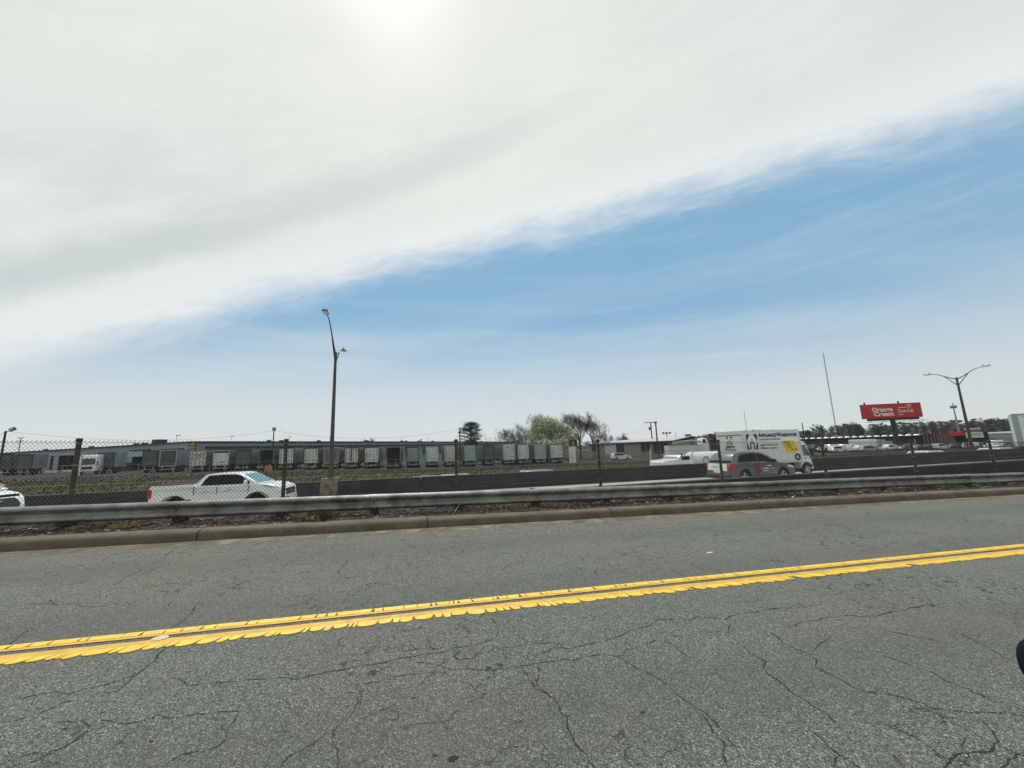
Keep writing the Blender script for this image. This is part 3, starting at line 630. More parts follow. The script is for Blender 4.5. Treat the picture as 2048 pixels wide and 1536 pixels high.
# terrain: one sheet out to the horizon
def grass_material():
    m = bpy.data.materials.new('rough_grass_ground'); m.use_nodes = True; t = m.node_tree; b = t.nodes['Principled BSDF']
    tcn = N(t,'ShaderNodeTexCoord'); O = tcn.outputs['Object']
    sp_ = N(t,'ShaderNodeSeparateXYZ'); t.links.new(O, sp_.inputs[0])
    P = math_(t,'ADD', math_(t,'MULTIPLY',sp_.outputs[0],-SP), math_(t,'MULTIPLY',sp_.outputs[1],CP))
    X = sp_.outputs[0]
    g = mixc(t, smooth(t,noise(t,O,.9,6,.65),.3,.7),(.030,.046,.016),(.062,.058,.025))
    g = mixc(t, smooth(t,noise(t,O,.12,4,.5),.5,.62),g,(.085,.066,.034))
    g = mixc(t, math_(t,'MULTIPLY',smooth(t,noise(t,O,3.5,5,.7),.5,.7),.6),g,(.014,.019,.009))
    lot = mixc(t, smooth(t,noise(t,O,.3,5,.6),.35,.7),(.035,.036,.035),(.055,.054,.05))
    wob = math_(t,'MULTIPLY',math_(t,'SUBTRACT',noise(t,O,.4,4,.6),.5),2.0)
    f = smooth(t, math_(t,'ADD',P,wob), 73.6, 74.2)
    # right of the warehouses the lawn runs deeper before the parking lot
    fr = smooth(t, X, 52, 60)
    f2 = smooth(t, math_(t,'ADD',sp_.outputs[1],wob), 103, 104)
    mx = N(t,'ShaderNodeMix'); t.links.new(fr,mx.inputs[0]); t.links.new(f,mx.inputs[2]); t.links.new(f2,mx.inputs[3])
    c = mixc(t, mx.outputs[0], g, lot); t.links.new(c,b.inputs['Base Color']); b.inputs['Roughness'].default_value = .95
    b.inputs['Specular IOR Level'].default_value = .15
    bn = N(t,'ShaderNodeBump'); bn.inputs['Strength'].default_value = .7; bn.inputs['Distance'].default_value = .12
    t.links.new(noise(t,O,4,5,.7),bn.inputs['Height']); t.links.new(bn.outputs[0],b.inputs['Normal'])
    return m
xs = [-4000,-1500,-700,-400]+frange(-300,300,5)+[400,700,1500,4000]; ys = [-3000,-800,-200,-60,-20,0,10]+frange(15,200,3)+[240,300,400,600,1000,2000,5000]
def zground(x,y):
    s,p = w2s(x,y)
    if p < 41.3: return min(zopp(s), zhwy(s), zroad(max(-60,min(s,140))))-.45 if p < 36 else zopp(s)-.45+.3*(p-36)/5.3
    return zter(x,y)
mb = MB().use(grass_material())
mb.add([(x,y,zground(x,y)) for x in xs for y in ys],[(i*len(ys)+j,(i+1)*len(ys)+j,(i+1)*len(ys)+j+1,i*len(ys)+j+1) for i in range(len(xs)-1) for j in range(len(ys)-1)])
tag(mb.build('ground', smoothf=True), kind='structure')
# grass blades on the bank
mb = MB(); G2 = mat('bank_grass_green',(.036,.056,.018),.85); G3 = mat('bank_grass_olive',(.075,.068,.03),.85); G4 = mat('bank_grass_dark',(.018,.027,.010),.9)
for i in range(26000):
    right = rng.random() < .3
    s = rng.uniform(-75,75) if not right else rng.uniform(60,160); p = rng.uniform(44,73)
    x,y = s2w(s,p)
    if right and (y>102 or x<50): continue
    z = zground(x,y); w = rng.uniform(.03,.09); hh = rng.uniform(.06,.24); a = rng.uniform(0,3.14); c_,s_ = math.cos(a)*w,math.sin(a)*w
    mb.use(rng.choice((G2,G2,G3,G4))); lx,ly = rng.gauss(0,.06),rng.gauss(0,.06)
    mb.add([(x-c_,y-s_,z),(x+c_,y+s_,z),(x+c_+lx,y+s_+ly,z+hh),(x-c_+lx,y-s_+ly,z+hh*rng.uniform(.5,1))],[(0,1,2,3)])
tag(mb.build('bank_grass'),'rough green and brown grass on the bank beyond the highway','grass',kind='stuff')
# ------------------------------------------------------------------ vehicles
def arc_outline(top, z0, arches, r, zc, n=9):
    """top: rear->front points over the body; then along the sill back with wheel arches cut out"""
    out = list(top)
    for xc in sorted(arches, reverse=True):
        h = math.sqrt(max(0.0, r*r-(z0-zc)**2)); a0 = math.atan2(z0-zc,h)
        for i in range(n+1):
            a = a0+(math.pi-2*a0)*i/n; out.append((xc+math.cos(a)*r, zc+math.sin(a)*r))
    return out
def loft(mb, out, wf, rnd=.05):
    """side outline lofted to both flanks with a soft shoulder"""
    cx = sum(x for x,z in out)/len(out); cz = sum(z for x,z in out)/len(out)
    n = len(out); vs = []
    def ins(x,z,d):
        dx,dz = cx-x,cz-z; L = math.hypot(dx,dz) or 1; return x+dx/L*d, z+dz/L*d
    layers = []
    for sg in (-1,1):
        lay = [[(q[0],sg*(wf(*q)),q[1]) for q in (ins(x,z,rnd) for x,z in out)], [(q[0],sg*(wf(x,z)-rnd*.35),q[1]) for (x,z),q in zip(out,[ins(x,z,rnd*.3) for x,z in out])], [(x,sg*(wf(x,z)-rnd*1.2),z) for x,z in out]]
        layers += lay if sg<0 else lay[::-1]
    for l in layers: vs += l
    k = len(layers); fs = [tuple(range(n-1,-1,-1)), tuple(range((k-1)*n,k*n))]
    for i in range(k-1): fs += [(i*n+j,i*n+(j+1)%n,(i+1)*n+(j+1)%n,(i+1)*n+j) for j in range(n)]
    return mb.add(vs, fs)
def flank(mb, poly, wf, sg, out=.006, th=.03):
    """thin plate lying on a flank"""
    n = len(poly); vs = [(x,sg*(wf(x,z)+out),z) for x,z in poly]+[(x,sg*(wf(x,z)-th),z) for x,z in poly]
    return mb.add(vs, [tuple(range(n)), tuple(range(2*n-1,n-1,-1))]+[(i,(i+1)%n,(i+1)%n+n,i+n) for i in range(n)])
def wheel(par, x, y, r, w=.22, rim=None, spokes=5, rr=.64, name='wheel', sg=-1):
    mb = MB().use(RUBBER).lathe([(r*rr,-w/2+.01),(r*.9,-w/2),(r*.985,-w/2+.03),(r,-w*.2),(r,w*.2),(r*.985,w/2-.03),(r*.9,w/2),(r*rr,w/2-.01)],24,'y',(0,0,0))
    wh = mb.build(name, par, loc=(x,y,r), smoothf=math.radians(40), fix=True)
    mb = MB().use(rim or ALLOY); R = r*rr; f = sg*(w/2-.02)
    mb.lathe([(R,f),(R*.93,f+sg*.004),(R*.88,f-sg*.02)],24,'y'); mb.lathe([(0,f),(R*.22,f),(R*.25,f-sg*.03)],12,'y')
    for i in range(spokes):
        a = 2*math.pi*i/spokes+.3; c,s_ = math.cos(a),math.sin(a); q = R*.115
        vs = [(c*R*.15-s_*q,f,s_*R*.15+c*q),(c*R*.92-s_*q*1.5,f+sg*.004,s_*R*.92+c*q*1.5),(c*R*.92+s_*q*1.5,f+sg*.004,s_*R*.92-c*q*1.5),(c*R*.15+s_*q,f,s_*R*.15-c*q)]
        mb.add(vs+[(a_,b_-sg*.03,c_) for a_,b_,c_ in vs],[(0,1,2,3),(7,6,5,4),(0,4,5,1),(1,5,6,2),(2,6,7,3),(3,7,4,0)])
    mb.use(DARK).lathe([(0,f-sg*.06),(R*.9,f-sg*.06)],16,'y')
    mb.build('rim', wh, fix=True); return wh
def glass_slope(mb, a, b, wf, inset=.06, out=.006):
    """pane on the slope between profile points a (upper) and b (lower)"""
    (x0,z0),(x1,z1) = a,b; L = math.hypot(x1-x0,z1-z0); nx,nz = (z0-z1)/L,(x1-x0)/L
    if nz < 0: nx,nz = -nx,-nz
    w0,w1 = wf(x0,z0)-inset-.04, wf(x1,z1)-inset
    vs = [(x0+nx*out,-w0,z0+nz*out),(x1+nx*out,-w1,z1+nz*out),(x1+nx*out,w1,z1+nz*out),(x0+nx*out,w0,z0+nz*out)]
    return mb.add(vs+[(x-nx*.03,y,z-nz*.03) for x,y,z in vs],[(0,1,2,3),(7,6,5,4),(0,4,5,1),(1,5,6,2),(2,6,7,3),(3,7,4,0)])
def lerp2(a,b,t): return (a[0]+(b[0]-a[0])*t, a[1]+(b[1]-a[1])*t)
PAINT = {}
def paint(n, c, metal=0.0):
    return mat('car_paint_'+n, c, .28, metal, coat=.8, var=.05, vs=2)
SEAM = mat('panel_gap',(.02,.02,.022),.8)
def car(name, label, cat, loc, rz, spec, col, group=None, ry=0.0, rim=None):
    """spec: L,W,zb (belt), body top profile, cabin profile, arches, r, windows"""
    S = spec; root = empty(name, loc, rz, label, cat, group, ry=ry)
    W = S['W']/2; zb, zt = S['zb'], S['H']
    wf = lambda x,z: W-.02*abs(z-.75)-(0 if z<zb else (z-zb)/(zt-zb)*S.get('tumble',.17))-.10*max(0,(abs(x-S['L']/2)/(S['L']/2))-.86)/.14
    r = S['r']
    mb = MB().use(col); loft(mb, arc_outline(S['body'], S['z0'], S['arches'], r*S.get('af',1.2), r), wf, .05); body = mb.build('body', root, smoothf=math.radians(32), fix=True)
    mb = MB().use(col); loft(mb, S['cabin'], wf, .04); cab_ = mb.build('cabin', root, smoothf=math.radians(32), fix=True)
    MB().use(DARK).b2(.15,S['L']-.15,-W+.24,W-.24,S['z0']-.08,S['zb']*.8).build('underbody', root)
    for xx in S['arches']:
        for sg in (-1,1): wheel(root, xx, sg*(W-.13), r, .21, rim=rim, sg=sg)
    for poly in S['windows']:
        for sg in (-1,1):
            fix = flank(MB().use(S.get('glass',GLASS)), poly, wf, sg); fix.build('side_window', root, fix=True)
    for a,b,nm in S['screens']:
        glass_slope(MB().use(GLASSB if nm=='windscreen' else GLASS), a,b,wf).build(nm, root, fix=True)
    for sg in (-1,1):
        mb = MB().use(SEAM)
        for pl in S.get('seams',()): 
            for (x0,z0_),(x1,z1_) in zip(pl,pl[1:]):
                d = .008 if abs(x1-x0)<abs(z1_-z0_) else 0; e = .008 if d==0 else 0
                flank(mb,[(x0-d,z0_-e),(x1-d,z1_-e),(x1+d,z1_+e),(x0+d,z0_+e)],wf,sg,.003,.02)
        if mb.v: mb.build('door_gap', root, fix=True)
        for hx,hz in S.get('handles',()):
            flank(MB().use(S.get('handle_m',col)),[(hx-.09,hz-.018),(hx+.09,hz-.018),(hx+.09,hz+.018),(hx-.09,hz+.018)],wf,sg,.035,.0).build('door_handle', root, fix=True)
        if 'mirror' in S:
            mx,mz = S['mirror']; q = wf(mx,mz)
            mm = MB().use(S.get('mirror_m',col)).box(mx,sg*(q+.13),mz,.12,.20,.17,top=.85).build('side_mirror', root, bevel=.03)
            MB().use(BLACK).box(mx,sg*(q+.02),mz-.06,.06,.10,.05).build('mirror_foot', mm)
        for poly in S.get('tail',()): flank(MB().use(RED),poly,wf,sg,.012,.10).build('tail_light', root, fix=True)
        for poly in S.get('head',()): flank(MB().use(LENS),poly,wf,sg,.012,.10).build('headlight', root, fix=True)
        for poly in S.get('trim',()): flank(MB().use(BLACK),poly,wf,sg,.012,.06).build('sill_trim', root, fix=True)
    return root, wf
def seg_z(prof, x):  return lin(x, prof)

def smudged(par, x, y, z, w, h, m, seed):
    """a line of lettering too small to read: broken upright strokes"""
    rg_ = random.Random(seed); mb = MB().use(m); q = 0.0
    while q < w:
        a = h*rg_.choice((.18,.25,.5,.6)); mb.b2(x+q,x+min(q+a,w),y-.006,y,z+rg_.choice((0,0,h*.25)),z+h*rg_.choice((.65,.75,1))); q += a+h*rg_.choice((.12,.15,.2,.55))
    return tag(mb.build('small_print', par), kind='stuff')
# white crew cab pickup on the near lanes
P_TRUCK = 18.0+.93
s_r = atP(293,985,18.0)[0]; s_f = atP(569,985,18.0)[0]; LT = s_f-s_r
pk = dict(L=5.4, W=1.88, zb=1.34, H=1.83, z0=.42, r=.42, af=1.40, arches=(1.04,4.27), tumble=.16,
  body=[(0.03,.52),(0.0,.70),(0.0,1.34),(.03,1.43),(1.2,1.44),(1.72,1.44),(1.745,1.36),(1.76,1.36),(3.0,1.36),(4.05,1.355),(4.5,1.335),(4.95,1.27),(5.20,1.19),(5.31,1.06),(5.34,.9),(5.40,.72),(5.39,.52),(5.28,.45)],
  cabin=[(1.77,1.30),(1.80,1.46),(2.02,1.71),(2.12,1.785),(2.35,1.82),(3.2,1.82),(3.42,1.79),(3.66,1.71),(4.30,1.36),(4.30,1.30)],
  windows=[[(2.02,1.395),(2.10,1.60),(2.24,1.745),(2.63,1.76),(2.63,1.39)],[(2.635,1.39),(2.635,1.76),(2.80,1.765),(3.32,1.75),(3.50,1.70),(3.92,1.46),(3.92,1.385)]],
  screens=[((3.60,1.745),(4.24,1.395),'windscreen'),((2.06,1.74),(1.84,1.45),'rear_window')],
  seams=[[(1.745,.44),(1.745,1.33)],[(2.635,.5),(2.635,1.36)],[(3.86,.5),(3.90,1.34)],[(2.02,.48),(3.8,.48)],[(5.0,1.16),(4.45,1.30)]],
  handles=[(2.18,1.19),(3.06,1.19)], handle_m=WHITE, mirror=(3.80,1.45),
  tail=[[(-.01,.96),(-.01,1.30),(.12,1.30),(.15,1.22),(.14,1.0),(.10,.96)]],
  head=[[(4.93,1.10),(4.87,1.20),(5.24,1.16),(5.30,1.08),(5.30,1.0),(5.08,.99)]])
x,y = s2w(s_r, P_TRUCK); sc = LT/5.4
pick, pwf = car('pickup_truck','white crew cab pickup truck passing behind the mesh fence','pickup truck',(x,y,zhwy(s_r,18.9)-.08),PSI,pk,paint('white',(.80,.81,.82)),ry=.003,rim=mat('dark_alloy',(.09,.09,.095),.35,.7))
pick.scale = (sc,1,1.0)
mb = MB().use(BLACK).b2(.10,1.70,-.86,-.80,1.44,1.465).b2(.10,1.70,.80,.86,1.44,1.465); mb.b2(.02,.08,-.8,.8,1.435,1.45)
tag(mb.build('bed_rail_cap', pick), kind='stuff')
MB().use(DARK).b2(.12,1.66,-.76,.76,1.441,1.446).build('bed_opening', pick)
bp = MB().use(BLACK).b2(-.10,.10,-.88,.88,.50,.66).build('rear_bumper', pick, bevel=.03); MB().use(CHROME).b2(-.115,-.10,-.8,-.3,.52,.64).build('bumper_face', bp)
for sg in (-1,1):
    flank(MB().use(mat('white_crease_shade',(.55,.56,.57),.35,coat=.5)),[(.2,1.24),(1.70,1.24),(1.70,1.262),(.2,1.262)],pwf,sg,.012,.0).build('bed_crease_shade', pick, fix=True)  # greyed white strip: shade along the bed crease put into the colour
    flank(MB().use(mat('white_crease_shade',(.55,.56,.57))),[(1.80,1.10),(3.85,1.12),(3.85,1.14),(1.80,1.12)],pwf,sg,.012,.0).build('door_crease_shade', pick, fix=True)  # same greyed strip painted as shade along the door crease
    flank(MB().use(BLACK),[(1.70,.42),(3.70,.42),(3.70,.52),(1.70,.52)],pwf,sg,.014,.05).build('sill_trim', pick, fix=True)
    flank(MB().use(BLACK),[(1.98,1.375),(3.95,1.375),(3.95,1.392),(1.98,1.392)],pwf,sg,.010,.0).build('belt_moulding', pick, fix=True)
    for hx in (2.18,3.06): flank(MB().use(SEAM),[(hx-.10,1.160),(hx+.10,1.160),(hx+.10,1.172),(hx-.10,1.172)],pwf,sg,.006,.0).build('handle_recess', pick, fix=True)
    for xc in pk['arches']:
        mb = MB().use(BLACK); pts=[(xc+math.cos(a)*q, .42+math.sin(a)*q) for q in (.585,) for a in [math.pi*i/12 for i in range(13)]]+[(xc+math.cos(a)*.625,.42+math.sin(a)*.625) for a in [math.pi*(12-i)/12 for i in range(13)]]
        flank(mb,pts,pwf,sg,.008,.03).build('arch_lip', pick, fix=True)
MB().use(BLACK).b2(5.30,5.36,-.55,.55,.80,1.10).build('grille', pick, bevel=.01)
MB().use(CHROME).b2(5.345,5.38,-.56,.56,.94,.975).build('grille_bar', pick); MB().use(BLACK).b2(5.0,5.41,-.93,.93,.46,.62).build('front_bumper', pick, bevel=.03)
GOLD = mat('gold_badge',(.7,.5,.12),.3,.8); MB().use(GOLD).prism([(5.375,.935),(5.40,.935),(5.40,.98),(5.375,.98)],-.09,.09).build('badge', pick)
for sg in (-1,1): flank(MB().use(BLACK),[(5.06,.60),(5.30,.60),(5.34,.66),(5.10,.68)],pwf,sg,.012,.04).build('fog_lamp', pick, fix=True)
MB().use(mat('antenna',(.05,.05,.05),.6)).tube([(4.2,.7,1.35),(4.1,.7,1.9)],.006,4).build('antenna', pick)

# white car at the left edge
vs_ = atP(44,1000,19.3)[0]
vn = dict(L=5.0, W=1.95, zb=1.10, H=1.75, z0=.34, r=.35, arches=(.95,4.05), tumble=.22,
  body=[(0,.5),(0,1.0),(.05,1.08),(2.0,1.10),(3.55,1.10),(4.2,1.04),(4.68,.94),(4.86,.84),(4.93,.70),(4.98,.50),(4.96,.38),(4.85,.34)],
  cabin=[(.1,1.02),(.22,1.55),(.6,1.72),(1.8,1.75),(2.9,1.70),(4.30,1.07),(4.25,1.0)],
  windows=[[(.4,1.14),(.5,1.55),(1.4,1.64),(1.4,1.14)],[(1.45,1.14),(1.45,1.64),(2.6,1.60),(3.5,1.18),(3.5,1.14)]],
  screens=[((3.0,1.66),(4.24,1.10),'windscreen'),((.35,1.62),(.14,1.12),'rear_window')],
  seams=[[(1.42,.4),(1.42,1.1)],[(3.2,.4),(3.2,1.1)]], handles=[(1.2,.95),(2.2,.95)], mirror=(3.15,1.14),
  tail=[[(-.01,.7),(-.01,1.0),(.12,1.0),(.12,.7)]], head=[[(4.45,.80),(4.42,.88),(4.78,.86),(4.86,.76)]])
up_ = lambda L: [(a,b*1.27+.08) for a,b in L]
for k_ in ('body','cabin'): vn[k_] = up_(vn[k_])
for k_ in ('windows','seams','tail','head'): vn[k_] = [up_(q) for q in vn[k_]]
vn['handles'] = up_(vn['handles']); vn['mirror'] = (3.15,1.6); vn['zb'] = vn['zb']*1.27+.16; vn['H'] = vn['H']*1.27+.16; vn['z0'] = .45; vn['screens'] = [((a[0],a[1]*1.27+.16),(b[0],b[1]*1.27+.16),c) for a,b,c in vn['screens']]
x,y = s2w(vs_-4.95, 17.6+.97)
van, vwf = car('white_car','white car entering at the left edge with a black oval grille','car',(x,y,zhwy(vs_,18.5)),PSI,vn,paint('bright_white',(.84,.85,.86)))
gp = [(-.62,.50),(-.66,.56),(-.60,.70),(-.45,.765),(.45,.765),(.60,.70),(.66,.56),(.62,.50),(.5,.46),(-.5,.46)]
mb = MB().use(BLACK); n=len(gp); xo = lambda z: 4.99-.10*max(0,(z-.5))/.26
mb.add([(xo(z)+.012,yy,z*1.27+.15) for yy,z in gp]+[(xo(z)-.06,yy,z*1.27+.15) for yy,z in gp],[tuple(range(n)),tuple(range(2*n-1,n-1,-1))]+[(i,(i+1)%n,(i+1)%n+n,i+n) for i in range(n)]); mb.build('grille', van, fix=True)
mb = MB().use(CHROME).lathe([(0,.012),(.07,.012),(.075,0)],14,'x'); b_=mb.build('badge', van, loc=(4.975,0,1.02)); b_.scale=(1,1.4,.7)
MB().use(BLACK).b2(4.6,5.0,-.9,.9,.34,.64).build('lower_bumper', van, bevel=.03)

# grey estate with decals
s_r = atP(1460,935,18.0)[0]; s_f = atP(1594,935,18.0)[0]; LS = s_f-s_r
sv = dict(L=4.7, W=1.88, zb=1.12, H=1.68, z0=.36, r=.37, arches=(.98,3.72), tumble=.2,
  body=[(.04,.42),(-.02,.55),(-.02,.78),(.05,.95),(.14,1.10),(1.0,1.13),(2.2,1.11),(3.35,1.07),(3.9,1.02),(4.35,.92),(4.60,.78),(4.66,.62),(4.68,.45),(4.58,.38)],
  cabin=[(.16,1.05),(.22,1.16),(.42,1.50),(.60,1.60),(1.1,1.67),(1.9,1.68),(2.4,1.63),(2.85,1.46),(3.42,1.09),(3.42,1.03)],
  windows=[[(.62,1.16),(.80,1.46),(1.0,1.54),(1.18,1.57),(1.18,1.16)],[(1.21,1.16),(1.21,1.57),(1.75,1.59),(1.95,1.585),(2.02,1.15)],[(2.08,1.15),(2.0,1.58),(2.38,1.54),(2.78,1.36),(3.06,1.14)]],
  screens=[((2.52,1.60),(3.38,1.115),'windscreen'),((.48,1.54),(.20,1.13),'rear_window')],
  seams=[[(1.22,.42),(1.22,1.13)],[(2.05,.42),(2.05,1.13)],[(3.05,.42),(3.05,1.10)]],
  handles=[(1.42,.98),(2.28,.97)], handle_m=CHROME, mirror=(3.02,1.17), mirror_m=BLACK,
  tail=[[(-.02,.80),(.0,.93),(.12,1.08),(.30,1.04),(.46,.90),(.40,.80)]], head=[[(4.05,.80),(4.0,.92),(4.42,.86),(4.6,.74)]],
  trim=[[(1.45,.36),(3.25,.36),(3.25,.46),(1.45,.46)]])
x,y = s2w(s_r,18.94)
GREY = paint('grey',(.12,.132,.136),.35)
suv, swf = car('grey_suv','grey sport utility car with red panel and white lettering on its doors','car',(x,y,zhwy(s_r,18.9)+.0),PSI,sv,GREY,ry=.003)
suv.scale = (LS/4.7,1,1.05)
for sg in (-1,1): MB().use(CHROME).tube([(.8,sg*.66,1.66),(.9,sg*.66,1.73),(1.9,sg*.66,1.74),(2.1,sg*.66,1.68)],.018,5).build('roof_rail', suv)
REDP = mat('red_decal',(.30,.035,.06),.55,var=.75,vs=11); WD = mat('white_lettering',(.8,.8,.8),.5)
flank(MB().use(REDP),[(1.68,.50),(1.66,.95),(1.80,1.08),(1.98,1.06),(2.08,.9),(2.10,.62),(1.98,.50)],swf,-1,.008,.01).build('door_decal', suv, fix=True)
smudged(suv,2.18,-.955,.74,.36,.10,WD,31); smudged(suv,2.56,-.955,.74,.5,.085,mat('grey_lettering',(.4,.4,.41),.5),32)
MB().use(WD).b2(2.24,2.62,-.955,-.950,.645,.67).build('small_print', suv); MB().use(WD).b2(2.55,2.85,-.958,-.953,.90,.94).build('small_print', suv)
MB().use(mat('painted_reflection',(.72,.74,.74),.3,coat=.6)).add([(-.035,-.72,.72),(-.035,.72,.72),(.03,.70,1.08),(.03,-.70,1.08)],[(3,2,1,0)]).build('tailgate_reflection', suv)  # pale sheet: the bright reflection on the rear glass, painted as colour
MB().use(WHITE).b2(-.05,-.036,-.26,.26,.60,.72).build('number_plate', suv); MB().use(BLACK).b2(-.08,.15,-.88,.88,.30,.52).build('rear_bumper', suv, bevel=.04)
MB().use(BLACK).b2(-.05,-.03,-.4,.4,.90,.925).build('boot_strip', suv)

# box truck
Pn = 20.9
s0b, _, zt_b = atP(1485,862,Pn); s1b,_,zt2 = atP(1597,866,Pn); zb_b = atP(1500,929,Pn)[2]
scab = atP(1631,935,Pn)[0]; zh = zhwy(s0b,22)
x,y = s2w(s0b,Pn+1.16)
bt = empty('box_truck',(x,y,zh),PSI,'white box truck lettered in dark blue with a yellow panel, behind the grey car','truck'); bt.rotation_euler = (0,.003,PSI)
Lb = s1b-s0b; Hb = zt_b-zh; zf = max(.95,zb_b-zh-.05); Lc = scab-s0b
BW = 1.16
mb = MB().use(mat('box_body_white',(.70,.72,.72),.42,var=.06,vs=1.2,streak=.12)).b2(0,Lb,-BW,BW,zf,Hb); box_ = mb.build('box_body', bt, bevel=.015)
FR = mat('pale_frame',(.55,.58,.56),.45)
mb = MB().use(FR)
for a in ((-.03,.10,-BW-.012,-BW+.1,zf-.12,Hb+.02),(-.03,.10,BW-.1,BW+.012,zf-.12,Hb+.02),(-.03,.10,-BW+.1,BW-.1,Hb-.22,Hb+.02),(Lb-.1,Lb+.03,-BW-.012,-BW+.06,zf-.02,Hb+.02),(.10,Lb-.1,-BW-.012,-BW+.05,Hb-.10,Hb+.02),(.10,Lb-.1,-BW-.012,-BW+.05,zf-.04,zf+.12)): mb.b2(*a)
tag(mb.build('box_frame', bt), kind='stuff')
rd = MB().use(mat('rear_door_white',(.66,.69,.67),.5,var=.08,vs=2)).b2(-.035,0,-BW+.14,BW-.14,zf+.05,Hb-.26).build('rear_door', bt)
MB().use(BLACK).b2(-.06,.0,-BW+.11,BW-.11,Hb-.27,Hb-.24).build('door_top_gap', bt)
MB().use(BLACK).b2(-.07,-.035,BW-.24,BW-.16,zf+.1,Hb-.5).build('door_rail', rd)
NAVY = mat('navy_print',(.015,.018,.10),.45); BLK = mat('black_print',(.03,.03,.035),.5); YP = mat('yellow_panel',(.75,.53,.02),.45)
def emblem(par, cx, zc, w, h, yy, m, rot=None):
    """square badge with a white house-shaped A cut by a keyhole: four dark corner pieces, roof gap, arch"""
    mb = MB().use(m)
    def P(pts):
        n=len(pts); vs=[(cx+a*w,yy,zc+b*h) for a,b in pts]; vs2=[(u,v+.006,q) for u,v,q in vs]
        mb.add(vs+vs2,[tuple(range(n)),tuple(range(2*n-1,n-1,-1))]+[(i,i+n,(i+1)%n+n,(i+1)%n) for i in range(n)])
    P([(-.5,.5),(-.5,.02),(-.16,.5)]); P([(.5,.5),(.16,.5),(.5,.02)])
    P([(-.5,-.5),(-.24,-.5),(-.5,.0)][:2]+[(-.34,-.28),(-.5,-.02)]); P([(.5,-.5),(.5,-.02),(.34,-.28),(.24,-.5)])
    P([(-.05,.06),(.05,.06),(0,.20)])
    arch = [(-.18,-.5),(-.22,-.18)]+[(math.cos(a)*.22,-.16+math.sin(a)*.17) for a in [math.pi*(1-i/6) for i in range(7)]]+[(.22,-.18),(.18,-.5),(.09,-.5),(.12,-.2)]+[(math.cos(a)*.12,-.17+math.sin(a)*.09) for a in [math.pi*i/4 for i in range(5)]]+[(-.12,-.2),(-.09,-.5)]
    P(arch)
    o = tag(mb.build('emblem', par, fix=True), kind='stuff')
    return o
yy = -BW-.016
Hs = Hb-zf
emblem(bt, .10+Lb*.115, zf+Hs*.66, Lb*.19, Hs*.47, yy, NAVY)
tx = .10+Lb*.235
text('A',.40*Hs/2.2,NAVY,bt,(tx,yy,zf+Hs*.80),bold=.012,ext=.003,sx=.95)
text('PPLIANCE',.30*Hs/2.2,NAVY,bt,(tx+.26,yy,zf+Hs*.80),bold=.012,ext=.003,sx=.92)
text('W',.40*Hs/2.2,NAVY,bt,(tx+1.45,yy,zf+Hs*.80),bold=.012,ext=.003,sx=.95)
text('AREHOUSE',.30*Hs/2.2,NAVY,bt,(tx+1.84,yy,zf+Hs*.80),bold=.012,ext=.003,sx=.90)
text('Convenience Delivered!',.20,BLK,bt,(tx,yy,zf+Hs*.70),ext=.003,sx=.88)
text('appliancewhse.com',.185,BLK,bt,(tx+.04,yy,zf+Hs*.53),ext=.003,sx=1.0)
smudged(bt,tx+.06,yy+.002,zf+Hs*.43,1.3,.12,BLK,9)
ox = Lb*.66
pan = MB().use(YP); pts = [(ox,zf+Hs*.66),(ox+.95,zf+Hs*.67),(ox+1.35,zf+Hs*.40),(ox+1.1,zf+Hs*.30),(ox+.38,zf+Hs*.29)]
n=5; pan.add([(a,yy,b) for a,b in pts]+[(a,yy+.006,b) for a,b in pts],[tuple(range(n)),tuple(range(9,4,-1))]+[(i,i+n,(i+1)%n+n,(i+1)%n) for i in range(n)]); yp = pan.build('yellow_panel', bt, fix=True)
for i_,(w_,a,b) in enumerate(((.42,.18,.60),(.45,.20,.515),(.32,.48,.44),(.46,.66,.36))): smudged(bt,ox+a,yy-.004,zf+Hs*b,w_,.125,BLK,i_)
o = MB().use(NAVY).lathe([(0,-.008),(.235,-.008),(.235,0)],24,'y').build('round_logo', bt, loc=(Lb*.915,yy,zf+Hs*.15)); text('e',.42,WD,o,(-.115,-.012,-.10),ext=.002)
R3 = (math.pi/2,0,-math.pi/2)
e2 = empty('rear_emblem_mount',(-.038,-.0,0),-math.pi/2); e2.name='rear_graphics'; e2.parent = bt
emblem(e2, 0.0, zf+Hs*.72, .46, Hs*.26, -.006, BLK)
for t_,sz,zz,b_ in (('Appliance',.20,.50,.012),('Warehouse',.20,.40,.012)): text(t_,sz,BLK,e2,(0,-.006,zf+Hs*zz),align='CENTER',bold=b_,ext=.003)
smudged(e2,-.55,-.002,zf+Hs*.28,1.1,.09,BLK,21); smudged(e2,-.55,-.002,zf+Hs*.17,1.1,.09,BLK,22)
